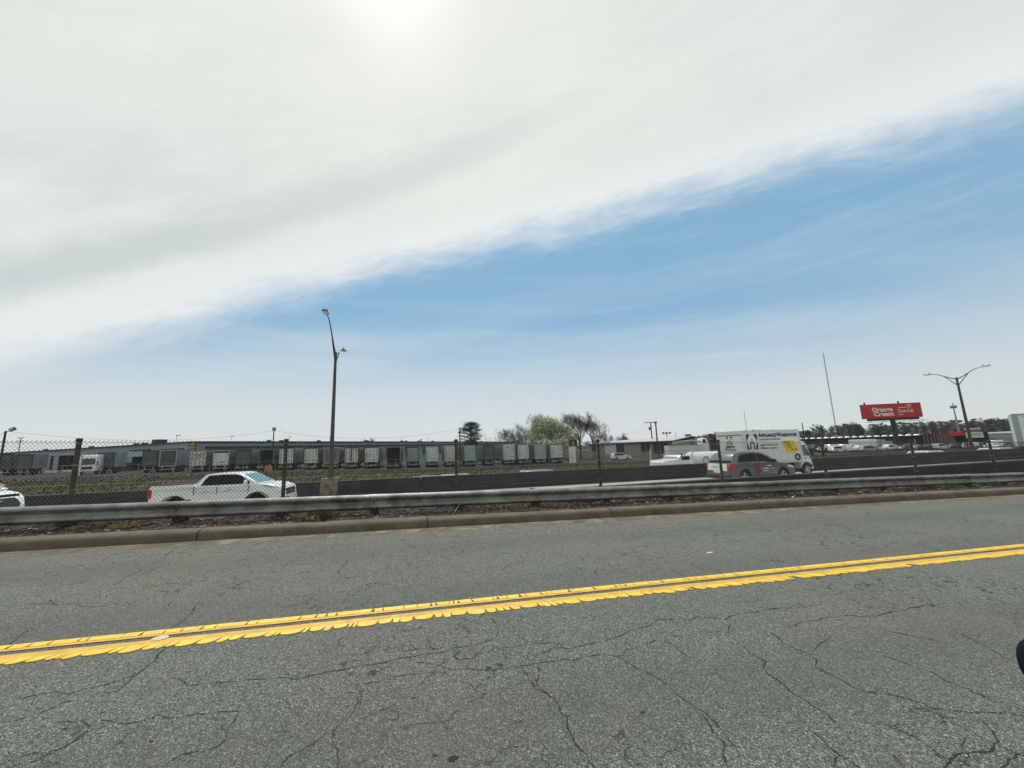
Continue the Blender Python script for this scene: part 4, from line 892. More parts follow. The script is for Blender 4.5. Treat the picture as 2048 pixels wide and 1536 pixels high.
# cab
cx0 = Lb+.12; cl = Lc-cx0
cw = 1.0; cabz0 = .55; ch = 2.28
cprof = [(cx0,cabz0+.55),(cx0,ch-.25),(cx0+.12,ch-.05),(cx0+.35,ch),(cx0+cl*.60,ch-.02),(cx0+cl*.72,ch-.12),(cx0+cl*.92,1.42),(cx0+cl*.985,1.2),(cx0+cl,.95),(cx0+cl,.58),(cx0+cl*.80,.50)]
arch = [(cx0+cl*.42+math.cos(a)*.50,.40+math.sin(a)*.50) for a in [math.radians(d) for d in (12,35,60,90,120,150,168)]]
cwf = lambda x,z: cw-.12*max(0,z-1.3)
cabin = loft(MB().use(paint('white',(.8,.8,.8))), cprof+arch, cwf, .05).build('cab', bt, smoothf=math.radians(32), fix=True)
for sg in (-1,1):
    flank(MB().use(mat('teal_glass',(.03,.08,.085),.05,spec=.9)),[(cx0+.22,1.32),(cx0+.24,ch-.28),(cx0+cl*.62,ch-.24),(cx0+cl*.86,1.30)],cwf,sg).build('side_window', bt, fix=True)
    flank(MB().use(SEAM),[(cx0+.16,.75),(cx0+.175,.75),(cx0+.175,ch-.2),(cx0+.16,ch-.2)],cwf,sg,.003,.02).build('door_gap', bt, fix=True)
    flank(MB().use(BLACK),[(cx0+.24,1.12),(cx0+.40,1.12),(cx0+.40,1.17),(cx0+.24,1.17)],cwf,sg,.03,0).build('door_handle', bt, fix=True)
    flank(MB().use(BLACK),[(cx0+cl*.88,1.12),(cx0+cl*.97,1.10),(cx0+cl*.95,1.28),(cx0+cl*.88,1.3)],cwf,sg,.008,0).build('corner_vent', bt, fix=True)
    flank(MB().use(LENS),[(cx0+cl*.86,.72),(cx0+cl*.985,.72),(cx0+cl*.985,.86),(cx0+cl*.88,.88)],cwf,sg,.01,.05).build('headlight', bt, fix=True)
    m_ = MB().use(BLACK).b2(cx0+cl*.93,cx0+cl*1.0,sg*1.12-.09,sg*1.12+.09,1.28,1.72).build('side_mirror', bt, bevel=.02); MB().use(BLACK).tube([(cx0+cl*.88,sg*.95,1.8),(cx0+cl*.96,sg*1.12,1.75),(cx0+cl*.96,sg*1.12,1.3),(cx0+cl*.92,sg*.97,1.22)],.014,5).build('mirror_arm', m_)
glass_slope(MB().use(GLASSB),(cx0+cl*.74,ch-.18),(cx0+cl*.905,1.46),cwf).build('windscreen', bt, fix=True)
MB().use(WHITE).b2(cx0+cl*.7,cx0+cl+.06,-cw,cw,.42,.60).build('front_bumper', bt, bevel=.03)
MB().use(DARK).b2(.3,cx0+.3,-.45,.45,.55,zf).build('chassis', bt)
MB().use(DARK).b2(Lb+.03,cx0,-.8,.8,zf,ch-.3).build('cab_gap', bt)
MB().use(BLACK).b2(-.1,.0,-1.0,1.0,.45,.60).build('rear_bumper', bt, bevel=.02)
for sg in (-1,1): MB().use(RED).b2(-.08,-.04,sg*.98-.09,sg*.98+.09,zf-.14,zf+.16).build('tail_light', bt)
for xx in (.95,): 
    for sg in (-1,1): wheel(bt,xx,sg*.92,.40,.36,rim=WHITE,sg=sg,rr=.55)
for sg in (-1,1): wheel(bt,cx0+cl*.42,sg*.90,.40,.24,rim=mat('pale_rim',(.6,.6,.58),.4),sg=sg,rr=.6)
MB().use(BLACK).tube([(Lb*.55,-.8,.72),(Lb*.75,-.8,.72)],.22,12).build('fuel_tank', bt)

# semi-trailer at the right edge
rb = at(2030,870,38.0); tz = EYE-2.62; zt_ = at(2030,829,38.0).z-tz
tr = empty('semi_trailer',(rb.x,rb.y,tz),math.radians(-47),'tall white lorry trailer cut off by the right edge of the picture','trailer')
rs,rp = w2s(rb.x,rb.y)
tag(MB().use(mat('far_carriageway',(.22,.215,.2))).sweep([(25.3,-1.2),(25.4,0),(35,0),(37,-1.2)],[rs-2,rs+60],lambda q: tz-.01).build('ramp', rot=RR), kind='structure')
YO = 1.3
mb = MB().use(mat('trailer_white',(.62,.65,.64),.5,var=.08,vs=1,streak=.25)).b2(0,13.5,-1.3,1.3,1.12,zt_); mb.build('body', tr, bevel=.02)
fm = mat('trailer_frame_teal',(.26,.33,.33),.5,.3)
MB().use(fm).b2(-.08,.30,-1.32,-1.22,1.0,zt_+.02).build('corner_post', tr); MB().use(fm).b2(.30,13.5,-1.325,-1.25,zt_-.14,zt_+.02).build('top_rail', tr); MB().use(fm).b2(.3,13.5,-1.325,-1.25,1.02,1.24).build('bottom_rail', tr)
MB().use(mat('trailer_rear_grey',(.35,.40,.40),.5)).b2(-.06,0,-1.22,1.28,1.05,zt_-.02).build('rear_door', tr)
o = MB().use(BLK).lathe([(0,-.01),(.22,-.01),(.22,0)],20,'y').build('oval_logo', tr, loc=(1.35,-1.305,1.12+(zt_-1.12)*.44)); o.scale=(1.3,1,.8)
for zz,a,b_ in ((.90,.55,1.0),(.70,.6,1.9),(.655,.55,2.6)): MB().use(mat('grey_print',(.2,.24,.26),.5)).b2(a,b_,-1.31,-1.302,1.12+(zt_-1.12)*zz,1.12+(zt_-1.12)*zz+.06).build('printed_stripe', tr)
for xx in (1.2,2.4):
    for sg in (-1,1): wheel(tr,xx,sg*1.05,.50,.40,rim=CHROME,sg=sg,rr=.55)
MB().use(DARK).b2(.1,13.3,-.5,.5,.75,1.1).build('chassis', tr)

# ---- far carriageway traffic
def small(kind, label, cat, loc, rz, col, group=None, name=None, sc=1.0):
    K = dict(
     sedan=dict(L=4.6,W=1.8,zb=.92,H=1.45,z0=.28,r=.33,arches=(.9,3.6),body=[(0,.45),(0,.85),(.1,.94),(1.0,.95),(3.3,.92),(4.2,.82),(4.55,.62),(4.6,.35)],cabin=[(.5,.88),(1.1,1.35),(1.6,1.45),(2.4,1.44),(3.4,.88)],windows=[[(1.0,.97),(1.3,1.32),(2.0,1.38),(2.0,.97)],[(2.05,.97),(2.05,1.38),(2.45,1.36),(3.1,.97)]],screens=[((2.5,1.41),(3.35,.93),'windscreen'),((1.1,1.33),(.6,.96),'rear_window')]),
     suv=dict(L=4.7,W=1.9,zb=1.08,H=1.75,z0=.32,r=.37,arches=(.9,3.7),body=[(0,.5),(0,1.0),(.1,1.09),(1.0,1.1),(3.3,1.06),(4.3,.96),(4.62,.7),(4.68,.4)],cabin=[(.1,1.0),(.35,1.6),(.7,1.75),(2.5,1.74),(3.5,1.0)],windows=[[(.5,1.13),(.65,1.58),(1.3,1.63),(1.3,1.13)],[(1.35,1.13),(1.35,1.63),(2.5,1.62),(3.1,1.13)]],screens=[((2.6,1.68),(3.4,1.08),'windscreen'),((.4,1.6),(.14,1.1),'rear_window')]),
     van=dict(L=5.4,W=2.0,zb=1.2,H=2.15,z0=.35,r=.36,arches=(1.0,4.3),tumble=.1,body=[(0,.5),(0,1.1),(.05,1.21),(1.0,1.22),(4.2,1.2),(4.9,1.08),(5.3,.8),(5.38,.4)],cabin=[(.02,1.1),(.04,2.0),(.2,2.15),(3.5,2.14),(4.6,1.1)],windows=[[(3.0,1.25),(3.0,1.9),(3.6,1.9),(4.2,1.28)]],screens=[((3.65,2.02),(4.5,1.22),'windscreen')]),
     pickup=dict(L=5.4,W=1.9,zb=1.1,H=1.78,z0=.4,r=.38,arches=(1.0,4.3),body=[(0,.5),(0,1.08),(1.9,1.1),(4.0,1.12),(5.1,1.02),(5.36,.7),(5.4,.45)],cabin=[(1.9,1.0),(2.0,1.6),(2.2,1.78),(3.3,1.77),(4.1,1.05)],windows=[[(2.1,1.15),(2.15,1.62),(2.7,1.66),(2.7,1.15)],[(2.75,1.15),(2.75,1.66),(3.3,1.62),(3.8,1.15)]],screens=[((3.35,1.72),(4.0,1.13),'windscreen')]))[kind]
    r_, _w = car(name or ('white_van' if kind=='van' else kind if kind!='pickup' else 'pickup_truck'), label, cat, loc, rz, K, col, group); r_.scale=(sc,)*3; return r_
def on_opp(px, P, back=True, dz=0.0):
    s = atP(px,920,P)[0]; x,y = s2w(s,P); return (x,y,zopp(s)+dz)
WP, SP_, GP = paint('white',(.8,.8,.8)), paint('silver',(.42,.43,.44),.4), paint('dark_grey',(.06,.065,.07),.3)
GB = 'cars half hidden behind the median barrier'
small('suv','silver car roof just showing over the barrier left of the centre fence post','car',on_opp(905,27.6),PSI+math.pi,SP_,GB,sc=1.1)
small('suv','pale car whose roof edge shows over the barrier right at the centre fence post','car',on_opp(958,28),PSI+math.pi,WP,GB,sc=1.1)
small('suv','silver car roof showing over the barrier below the blossoming green tree','car',on_opp(1118,28),PSI+math.pi,SP_,GB,sc=1.12)
small('suv','white car roof showing over the barrier just right of the box truck cab','car',on_opp(1672,29,dz=-.1),PSI+math.pi,WP,GB)
small('suv','white car whose roof shows over the barrier below the wood panelled building','car',on_opp(1878,30),PSI+math.pi,WP,GB,sc=1.08)
small('suv','white car roof showing over the barrier at the rightmost fence post','car',on_opp(2016,30),PSI+math.pi,WP,GB,sc=1.06)

# tanker truck heading left
PT = 30.2; sN,_,zN = atP(1329,925,PT); x,y = s2w(sN,PT+1.2); zo = zopp(sN)
tk = empty('tanker_truck',(x,y,zo),PSI,'white short-nosed tanker truck with a round black-rimmed emblem heading left','tanker truck')
capz = atP(1355,911,PT)[2]-zo; tkz = atP(1400,904,PT)[2]-zo; hdz = atP(1335,922,PT)[2]-zo
TW = paint('white',(.8,.8,.8))
twf = lambda x,z: 1.15-.12*max(0,z-1.6)
hood = [(0,.9),(0,hdz-.15),(.10,hdz),(1.3,hdz+.10),(1.35,hdz+.10),(1.55,capz-.15),(1.75,capz),(2.7,capz),(2.9,capz-.1),(3.0,capz-.4),(3.0,.95)]
arch = [(1.35+math.cos(a)*.62,.55+math.sin(a)*.62) for a in [math.radians(d) for d in (35,60,90,120,145)]]
loft(MB().use(TW), hood+arch, twf, .06).build('cab', tk, smoothf=math.radians(32), fix=True)
for sg in (-1,1):
    flank(MB().use(GLASS),[(1.78,hdz+.02),(1.90,capz-.10),(2.66,capz-.10),(2.66,hdz+.02)],twf,sg).build('side_window', tk, fix=True)
    m_ = MB().use(CHROME).b2(1.62,1.72,sg*1.3-.1,sg*1.3+.1,hdz+.15,hdz+.6).build('side_mirror', tk)
    flank(MB().use(LENS),[(.05,hdz-.35),(.35,hdz-.35),(.35,hdz-.18),(.05,hdz-.2)],twf,sg,.01,.03).build('headlight', tk, fix=True)
glass_slope(MB().use(GLASSB),(1.68,capz-.08),(1.38,hdz+.2),twf).build('windscreen', tk, fix=True)
MB().use(CHROME).tube([(3.08,-.9,.8),(3.08,-.9,capz+.55)],.07,8).build('exhaust_stack', tk)
for i in range(5): MB().use(mat('amber_lamp',(.7,.3,.03),.3)).b2(1.78,1.86,-.7+i*.33,-.6+i*.33,capz,capz+.06).build('marker_lamp', tk)
TS = mat('tank_white',(.74,.76,.76),.22,.15,coat=.5,var=.05)
rad = (tkz-1.0)/2; mb = MB().use(TS).lathe([(0,3.35),(rad*.75,3.40),(rad*.97,3.52),(rad,3.6),(rad,9.3),(rad*.97,9.4),(0,9.5)],28,'x',(0,0,1.0+rad))
tank = mb.build('tank', tk, smoothf=math.radians(40), fix=True); tank.scale=(1,1.12,1)
yt = -rad*1.12-.012
mb = MB().use(BLK).lathe([(.26,-.012),(.34,-.012),(.34,0),(.26,0)],24,'y'); rg = mb.build('round_emblem', tk, loc=(4.45,yt+.03,1.0+rad*1.12), fix=True)
MB().use(mat('pale_gold',(.6,.56,.3),.5)).lathe([(0,-.004),(.2,-.004)],16,'y').build('emblem_centre', rg)
gp_ = mat('green_print',(.28,.36,.2),.5)
text('CATAWBA',.26,gp_,tk,(5.0,yt+.0,1.0+rad*1.18),sx=1.5,space=1.2,bold=.01)
for zz,w_ in ((.93,4.0),(.70,4.2)): MB().use(gp_).b2(4.95,4.95+w_,yt+.005,yt+.03,1.0+rad*zz,1.0+rad*zz+.05).build('stripe', tk)
MB().use(CHROME).b2(3.5,9.3,-1.1,-1.02,.95,1.07).build('catwalk', tk); MB().use(DARK).b2(2.5,9.2,-.5,.5,.6,.98).build('chassis', tk)
for xx in (1.35,7.6,8.75):
    for sg in (-1,1): wheel(tk,xx,sg*1.0,.5,.3 if xx<2 else .5,rim=CHROME,sg=sg,rr=.55)
# ------------------------------------------------------------------ things standing in the median and beyond
def lamp_post(px, P, label, H, arms, pw=.95):
    s = atP(px[0],px[1],P)[0]; x,y = s2w(s,P); zb_ = zhwy(s)
    r_ = empty('street_lamp',(x,y,zb_),PSI,label,'street lamp','twin-armed street lamps in the highway median')
    MB().use(mat('lamp_foot_concrete',(.24,.20,.17),.9,var=.4,vs=3,grime=(.10,.07,.05),gs=3)).box(0,0,.55 if pw>.6 else .4,pw,.8 if pw>.6 else .4,1.1 if pw>.6 else .8,top=.93).build('pedestal', r_, bevel=.03)
    PM = mat('lamp_post_steel',(.085,.082,.078),.6,.3,var=.4,vs=1.2,grime=(.04,.035,.03),gs=1.5)
    MB().use(PM).tube([(0,0,1.08),(0,0,1.35)],.17,12).build('base_collar', r_)
    MB().use(PM).tube([(0,0,1.3),(0,0,H)],[.125,.075],12).build('pole', r_, smoothf=math.radians(40))
    MB().use(PM).tube([(0,0,H-.05),(0,0,H+.25)],[.09,.07],10).build('pole_cap', r_)
    for sg, L, R_ in arms:
        pts = [(0,sg*.06,H+.1),(0,sg*L*.35,H+R_*.42),(0,sg*L*.62,H+R_*.78),(0,sg*L*.82,H+R_*.95),(0,sg*L,H+R_)]
        a_ = MB().use(PM).tube(pts,[.045,.04,.032,.028,.025],7).build('arm', r_)
        MB().use(PM).tube([(0,sg*.06,H-.45),(0,sg*L*.45,H+R_*.50)],[.035,.028],6).build('brace', a_)
        hd = MB().use(mat('lamp_head',(.22,.23,.22),.5,.5)).add([(-.12,sg*(L-.05),H+R_-.03),(.12,sg*(L-.05),H+R_-.03),(.16,sg*(L+.55),H+R_+.03),(-.16,sg*(L+.55),H+R_+.03),(-.08,sg*(L-.05),H+R_+.06),(.08,sg*(L-.05),H+R_+.06),(.12,sg*(L+.5),H+R_+.11),(-.12,sg*(L+.5),H+R_+.11)],[(0,1,2,3),(7,6,5,4),(0,4,5,1),(1,5,6,2),(2,6,7,3),(3,7,4,0)]).build('lamp_head', r_, fix=True)
        MB().use(mat('lamp_glass',(.8,.82,.8),.2)).b2(-.10,.10,sg*(L+.08),sg*(L+.45),H+R_-.035,H+R_-.005).build('lamp_lens', hd)
        MB().use(BLACK).tube([(0,sg*(L+.12),H+R_+.08),(0,sg*(L+.12),H+R_+.2)],.035,6).build('photocell', hd)
zt1 = atP(669,712,24.6)[2]; s1 = atP(660,985,24.6)[0]
lamp_post((660,985),24.6,'tall street lamp on the median behind the pickup, its near arm raised towards the camera',zt1-zhwy(s1),[(-1,2.6,1.75),(1,2.2,.95)])
s1 = atP(1945,898,24.6)[0]; zt2 = atP(1912,760,24.6)[2]
lamp_post((1945,898),24.6,'street lamp on the median at the right beyond the red billboard',zt2-zhwy(s1),[(-1,1.75,.85),(1,1.75,.85)],.5)

WOODP = mat('pole_wood',(.045,.036,.03),.9,var=.4,vs=3)
def pole_at(px, py_top, Y, r, base=None, z0=None):
    g = gpt(px,Y) if base is None else base
    t = at(px,py_top,Y)
    return g, t.z-g.z
def simple_pole(name, pxb, pyt, Y, r, label, cat, m=WOODP, rz=0.0):
    z = EYE-3
    for _ in range(3): 
        x = at(pxb,pyt,Y).x; z = zter(x,Y)
    h = at(pxb,pyt,Y).z-z
    e = empty(name,(x,Y,z),rz,label,cat); MB().use(m).tube([(0,0,-.2),(0,0,h)],[r,r*.75],8).build('pole', e); return e, h
e,h = simple_pole('floodlight_pole',11.5,862,56,.16,'dark pole with a tilted square floodlight at the left edge','floodlight')
a_=MB().use(BLACK).tube([(0,0,h-.3),(.35,0,h-.1),(.55,0,h+.05)],.035,5).build('arm', e)
o=MB().use(BLACK).box(0,0,0,.62,.4,.42).build('floodlight', e, loc=(.95,0,h+.22), rot=(0,-.5,.3), bevel=.03)
MB().use(mat('flood_glass',(.3,.38,.40),.2)).box(0,-.205,0,.5,.012,.34).build('glass', o)
e,h = simple_pole('floodlight_pole',548,860,74,.12,'dark pole with a square floodlight above the trailers behind the pickup','floodlight')
o=MB().use(BLACK).b2(-.26,.26,-.2,.2,h-.1,h+.48).build('floodlight', e, bevel=.03); MB().use(mat('flood_glass',(.3,.38,.40),.2)).b2(-.18,.18,-.212,-.2,h+.0,h+.38).build('glass', o)
e,h = simple_pole('utility_pole',919.5,855,72,.14,'bare dark utility pole in front of the pine tree','utility pole')
MB().use(BLACK).b2(-.3,-.05,-.1,.1,h-1.1,h-.75).build('bracket', e); MB().use(BLACK).tube([(-.25,0,h-.2),(.1,0,h-.2)],.04,5).build('insulator', e)
def cross_pole(px, py, Y, label, arms=1, tr=False, r=.16, w=1.2):
    e,h = simple_pole('utility_pole',px,py,Y,r,label,'utility pole')
    for k in range(arms):
        a = MB().use(WOODP).b2(-w,w,-.06,.06,h-.25-k*1.3,h-.08-k*1.3).build('crossarm', e)
        for q in (-1,-.5,.5,1): MB().use(BLACK).tube([(q*w*.92,0,h-.08-k*1.3),(q*w*.92,0,h+.14-k*1.3)],.06,6).build('insulator', a)
    if tr: MB().use(mat('transformer',(.06,.07,.08),.5)).lathe([(0,-.8),(.32,-.8),(.34,.0),(.2,.08),(0,.08)],12,'z',(-.42,0,h-1.6)).build('transformer', e)
    return e,h
cross_pole(42,875,150,'small distant utility pole with two crossarms left of the terminal roof',2,w=1.3)
cross_pole(1301,844,118,'utility pole with crossarm and transformer above the low warehouse',1,True,r=.22,w=1.9)
e,h = simple_pole('utility_pole',1311,845,88,.19,'plain leaning dark pole right beside the transformer pole','utility pole'); MB().use(BLACK).box(0,0,h,.5,.4,.35).build('cap', e)
e,h = simple_pole('utility_pole',1604,846,92,.13,'thin dark pole standing just right of the box truck','utility pole')
# overhead wires
def wires(name, pts, label, sag=.8, r=.018):
    mb = MB().use(BLACK)
    for a,b in zip(pts,pts[1:]):
        L = []
        for i in range(13):
            t = i/12; p = a.lerp(b,t); L.append((p.x,p.y,p.z-sag*4*t*(1-t)))
        mb.tube(L,r,3,False)
    return tag(mb.build(name),label,'cable')
wires('overhead_wire',[at(-60,858,60),at(11,862,56),at(548,861,74),at(919,858,72)],'thin cable strung from the left floodlight pole over the terminal to the pine',1.6)
wires('overhead_wire',[at(1228,872,115),at(1301,850,118),at(1440,838,125)][:2],'thin cable rising to the transformer pole from the left',.5)

# chain link fence and rail guard on the bank
def zbank(s,p): x,y = s2w(s,p); return zground(x,y)
bf = road_thing('bank_fence','tall thin-posted wire fence along the edge of the trailer yard','fence')
FP = mat('bank_fence_post',(.26,.24,.17),.75,var=.3,vs=3)
P5 = 66.0; q = -104.0; tops=[]
while q < 62:
    zb_ = zbank(q,P5); tops.append((q,P5,zb_+2.15)); MB().use(FP).tube([(q,P5,zb_-.1),(q,P5,zb_+2.15)],.045,6).build('fence_post', bf); q += 4.35
MB().use(FP).tube(tops,.028,5,False).build('top_rail', bf)
mb = MB().use(WIRE)
for z_ in (.1,.7,1.4): mb.tube([(a,b,c-2.15+z_) for a,b,c in tops],.012,3,False)
tag(mb.build('wire_strand', bf), kind='stuff')
bg_ = road_thing('bank_guardrail','low guardrail of short wooden posts with thin rails on the grass bank','guardrail')
P6 = 60.0; q = -92.0; L1=[]
while q < 60:
    zb_ = zbank(q,P6); L1.append((q,P6,zb_)); MB().use(FP).box(q,P6,zb_+.42,.14,.14,.9).build('guard_post', bg_); q += 4.35
for zz in (.50,.74): 
    MB().use(mat('old_rail',(.10,.09,.075),.7,.4)).tube([(a,b-.1,c+zz) for a,b,c in L1],.045,5,False).build('guard_rail', bg_)
MB().use(mat('pale_rail',(.34,.32,.24),.7)).tube([(a,b-.12,c+.22) for a,b,c in L1],.03,4,False).build('guard_cable', bg_)
# debris on the bank
def blob(name, px, py, Y, w, h, m, label, cat, seed=0):
    rg = random.Random(seed); p = at(px,py,Y); z = zground(p.x,Y); mb = MB().use(m); n=9; vs=[]
    for ring,hh in ((1,0),(.9,.5),(.5,1.0)):
        for i in range(n):
            a=2*math.pi*i/n; k=ring*rg.uniform(.75,1.2); vs.append((math.cos(a)*w/2*k,math.sin(a)*w/3*k,h*hh*rg.uniform(.7,1.2)))
    mb.add(vs,[(r*n+i,r*n+(i+1)%n,(r+1)*n+(i+1)%n,(r+1)*n+i) for r in range(2) for i in range(n)]+[tuple(range(2*n,3*n))])
    return tag(mb.build(name, loc=(p.x,Y,z)),label,cat)
blob('rubbish_heap',850,947,53,1.5,.45,mat('tan_rubbish',(.45,.33,.22),.8,var=.5,vs=4),'tan and white heap of rubbish on the bank behind the median barrier','rubbish',1)
blob('rubbish_bag',734,957,50,.35,.2,LW,'small white bag on the grass bank right of the lamp','bag',2)
blob('rubbish_bag',756,948,58,.5,.25,LW,'small white litter beside a bank guardrail post','litter',3)
# orange drums by the dark trailer
OR = mat('orange_drum',(.55,.22,.05),.6,var=.2,vs=6)
for i,(px,l) in enumerate(((532,'left'),(536.5,'middle'),(541,'right'))):
    p = gpt(px,69.5); mb = MB().use(OR).lathe([(0,0),(.27,0),(.27,.3),(.25,.32),(.25,.62),(.23,.64),(.23,.92),(0,.95)],12,'z')
    tag(mb.build('traffic_drum', loc=(p.x,p.y,p.z), smoothf=math.radians(40)),l+' one of three orange drums under the open dark trailer','traffic drum','orange drums by the open trailer')

# ------------------------------------------------------------------ semi-trailers in the yard
def hash_(t): return sum(ord(c) for c in t)
TRC = {
 'grey':(.085,.11,.105),'dgrey':(.055,.075,.07),'white':(.76,.78,.74),'cream':(.70,.69,.58),'brown':(.17,.15,.13),'blue':(.30,.37,.41),'teal':(.38,.46,.45),'pale':(.66,.74,.69)}
TMETA = mat('trailer_side_metal',(.24,.29,.32),.38,.35,var=.25,vs=1.2,streak=.45,grime=(.10,.13,.14),gs=.7)
TBAR = mat('trailer_bar',(.025,.028,.028),.6,.3)
TSILV = mat('trailer_silver',(.42,.45,.45),.4,.5,var=.2,vs=4)
def yard_trailer(x0, x1, ytop, Y, kind, col, label, side=None, mark=None, Lt=13.0):
    xm = (x0+x1)/2; pt = at(xm,ytop,Y); z = zter(pt.x,Y); ht = pt.z-z
    a,b = at(x0,ytop,Y), at(x1,ytop,Y)
    # door lies parallel to the road: intersect both pixel columns with that line
    P = w2s(pt.x,Y)[1]; sa = atP(x0,ytop,P)[0]; sb = atP(x1,ytop,P)[0]; w = sb-sa
    x,y = s2w((sa+sb)/2,P); z = zter(x,y); ht = at(xm,ytop,y).z-z
    e = empty('yard_trailer',(x,y,z),PSI,label,'trailer','semi-trailers backed up in the freight yard')
    fl = 1.12 if ht>3.4 else 1.0; W2 = w/2
    cm = mat('trailer_door_'+col,TRC[col],.55,var=.12,vs=1.5,streak=.3,grime=tuple(v*.6 for v in TRC[col]),gs=.8)
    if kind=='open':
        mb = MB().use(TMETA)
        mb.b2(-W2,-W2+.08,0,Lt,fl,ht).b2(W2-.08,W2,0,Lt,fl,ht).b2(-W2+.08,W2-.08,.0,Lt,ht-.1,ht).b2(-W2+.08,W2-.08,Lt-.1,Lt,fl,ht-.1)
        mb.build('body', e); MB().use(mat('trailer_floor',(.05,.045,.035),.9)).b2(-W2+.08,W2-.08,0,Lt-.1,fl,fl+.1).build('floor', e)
        MB().use(DARK).b2(-W2+.082,W2-.082,1.2,Lt-.12,fl+.1,ht-.11).build('inside_shade', e)  # black block painted in as the shade inside the empty trailer
    else:
        MB().use(TMETA).b2(-W2,W2,.06,Lt,fl,ht).build('body', e)
        fr = MB().use(TBAR if hash_(label)%3 else TSILV); fr.b2(-W2-.01,-W2+.12,-.02,.1,fl-.08,ht+.02).b2(W2-.12,W2+.01,-.02,.1,fl-.08,ht+.02).b2(-W2+.12,W2-.12,-.02,.1,ht-.13,ht+.02).b2(-W2+.12,W2-.12,-.02,.1,fl-.08,fl+.08)
        f_=fr.build('door_frame', e); tag(f_, kind='stuff')
        if kind.startswith('roll'):
            d = MB().use(cm); n = 8; hh = (ht-.16-fl-.1)/n
            z0 = fl+.1
            if kind=='roll_ajar': n -= 0
            for i in range(n): d.b2(-W2+.13,W2-.13,-.0+(.012 if i%2 else 0),.05,z0+i*hh+.008,z0+(i+1)*hh-.008-(.30 if (kind=='roll_ajar' and i==n-1) else 0))
            tag(d.build('roll_door_slats', e), kind='stuff'); MB().use(DARK).b2(-W2+.12,W2-.12,.05,.058,fl+.08,ht-.13).build('door_joint', e)
        else:
            for sg in (-1,1):
                d = MB().use(cm).b2(sg*.01,sg*(W2-.13),-.005,.05,fl+.09,ht-.15).build('door_panel', e)
                for q in (.30,.78): MB().use(TBAR if col in('white','cream','pale') else TSILV).tube([(sg*(W2-.13)*q,-.04,fl+.0),(sg*(W2-.13)*q,-.04,ht-.14)],.028,5).build('lock_rod', d)
                mb = MB().use(TBAR)
                for zz in (.12,.45,.8): mb.b2(sg*(W2-.14)-.05,sg*(W2-.14)+.05,-.03,-.008,fl+(ht-fl)*zz,fl+(ht-fl)*zz+.12)
                tag(mb.build('hinges', d), kind='stuff')
            if kind=='corr':
                mb = MB().use(cm)
                for i in range(9): xx=-W2+.2+i*(w-.4)/8; mb.b2(xx-.05,xx+.05,-.03,-.005,fl+.2,ht-.25)
                tag(mb.build('ribs', e), kind='stuff')
        if mark:
            mm = mat('trailer_print',(.12,.13,.14),.6)
            for a_,b_,c_,d_ in mark: MB().use(mm).b2(-W2+w*a_,-W2+w*b_,-.012,-.0055,fl+(ht-fl)*c_,fl+(ht-fl)*d_).build('printed_mark', e)
    # underride guard, frame, wheels
    mb = MB().use(TSILV).b2(-W2+.15,W2-.15,-.02,.08,.50,.60); mb.b2(-W2+.5,-W2+.6,0,.08,.6,fl-.08).b2(W2-.6,W2-.5,0,.08,.6,fl-.08); tag(mb.build('underride_guard', e), kind='stuff')
    MB().use(DARK).b2(-.5,.5,.2,Lt-.3,.7,fl).build('chassis', e)
    for yy in (1.2,2.5):
        if yy > Lt-1.0: continue
        for sg in (-1,1):
            MB().use(RUBBER).lathe([(.2,-.28),(.5,-.28),(.52,-.2),(.52,.2),(.5,.28),(.2,.28)],14,'x',(sg*(W2-.32),yy,.52)).build('wheel', e, fix=True)
    for sg in (-1,1): MB().use(TBAR).b2(sg*.9-.07,sg*.9+.07,Lt-.8,Lt-.65,.05,fl).build('landing_leg', e)
    for sg in (-1,1): MB().use(RED).b2(sg*(W2-.3)-.08,sg*(W2-.3)+.08,-.03,0,fl-.2,fl-.1).build('tail_light', e)
    return e
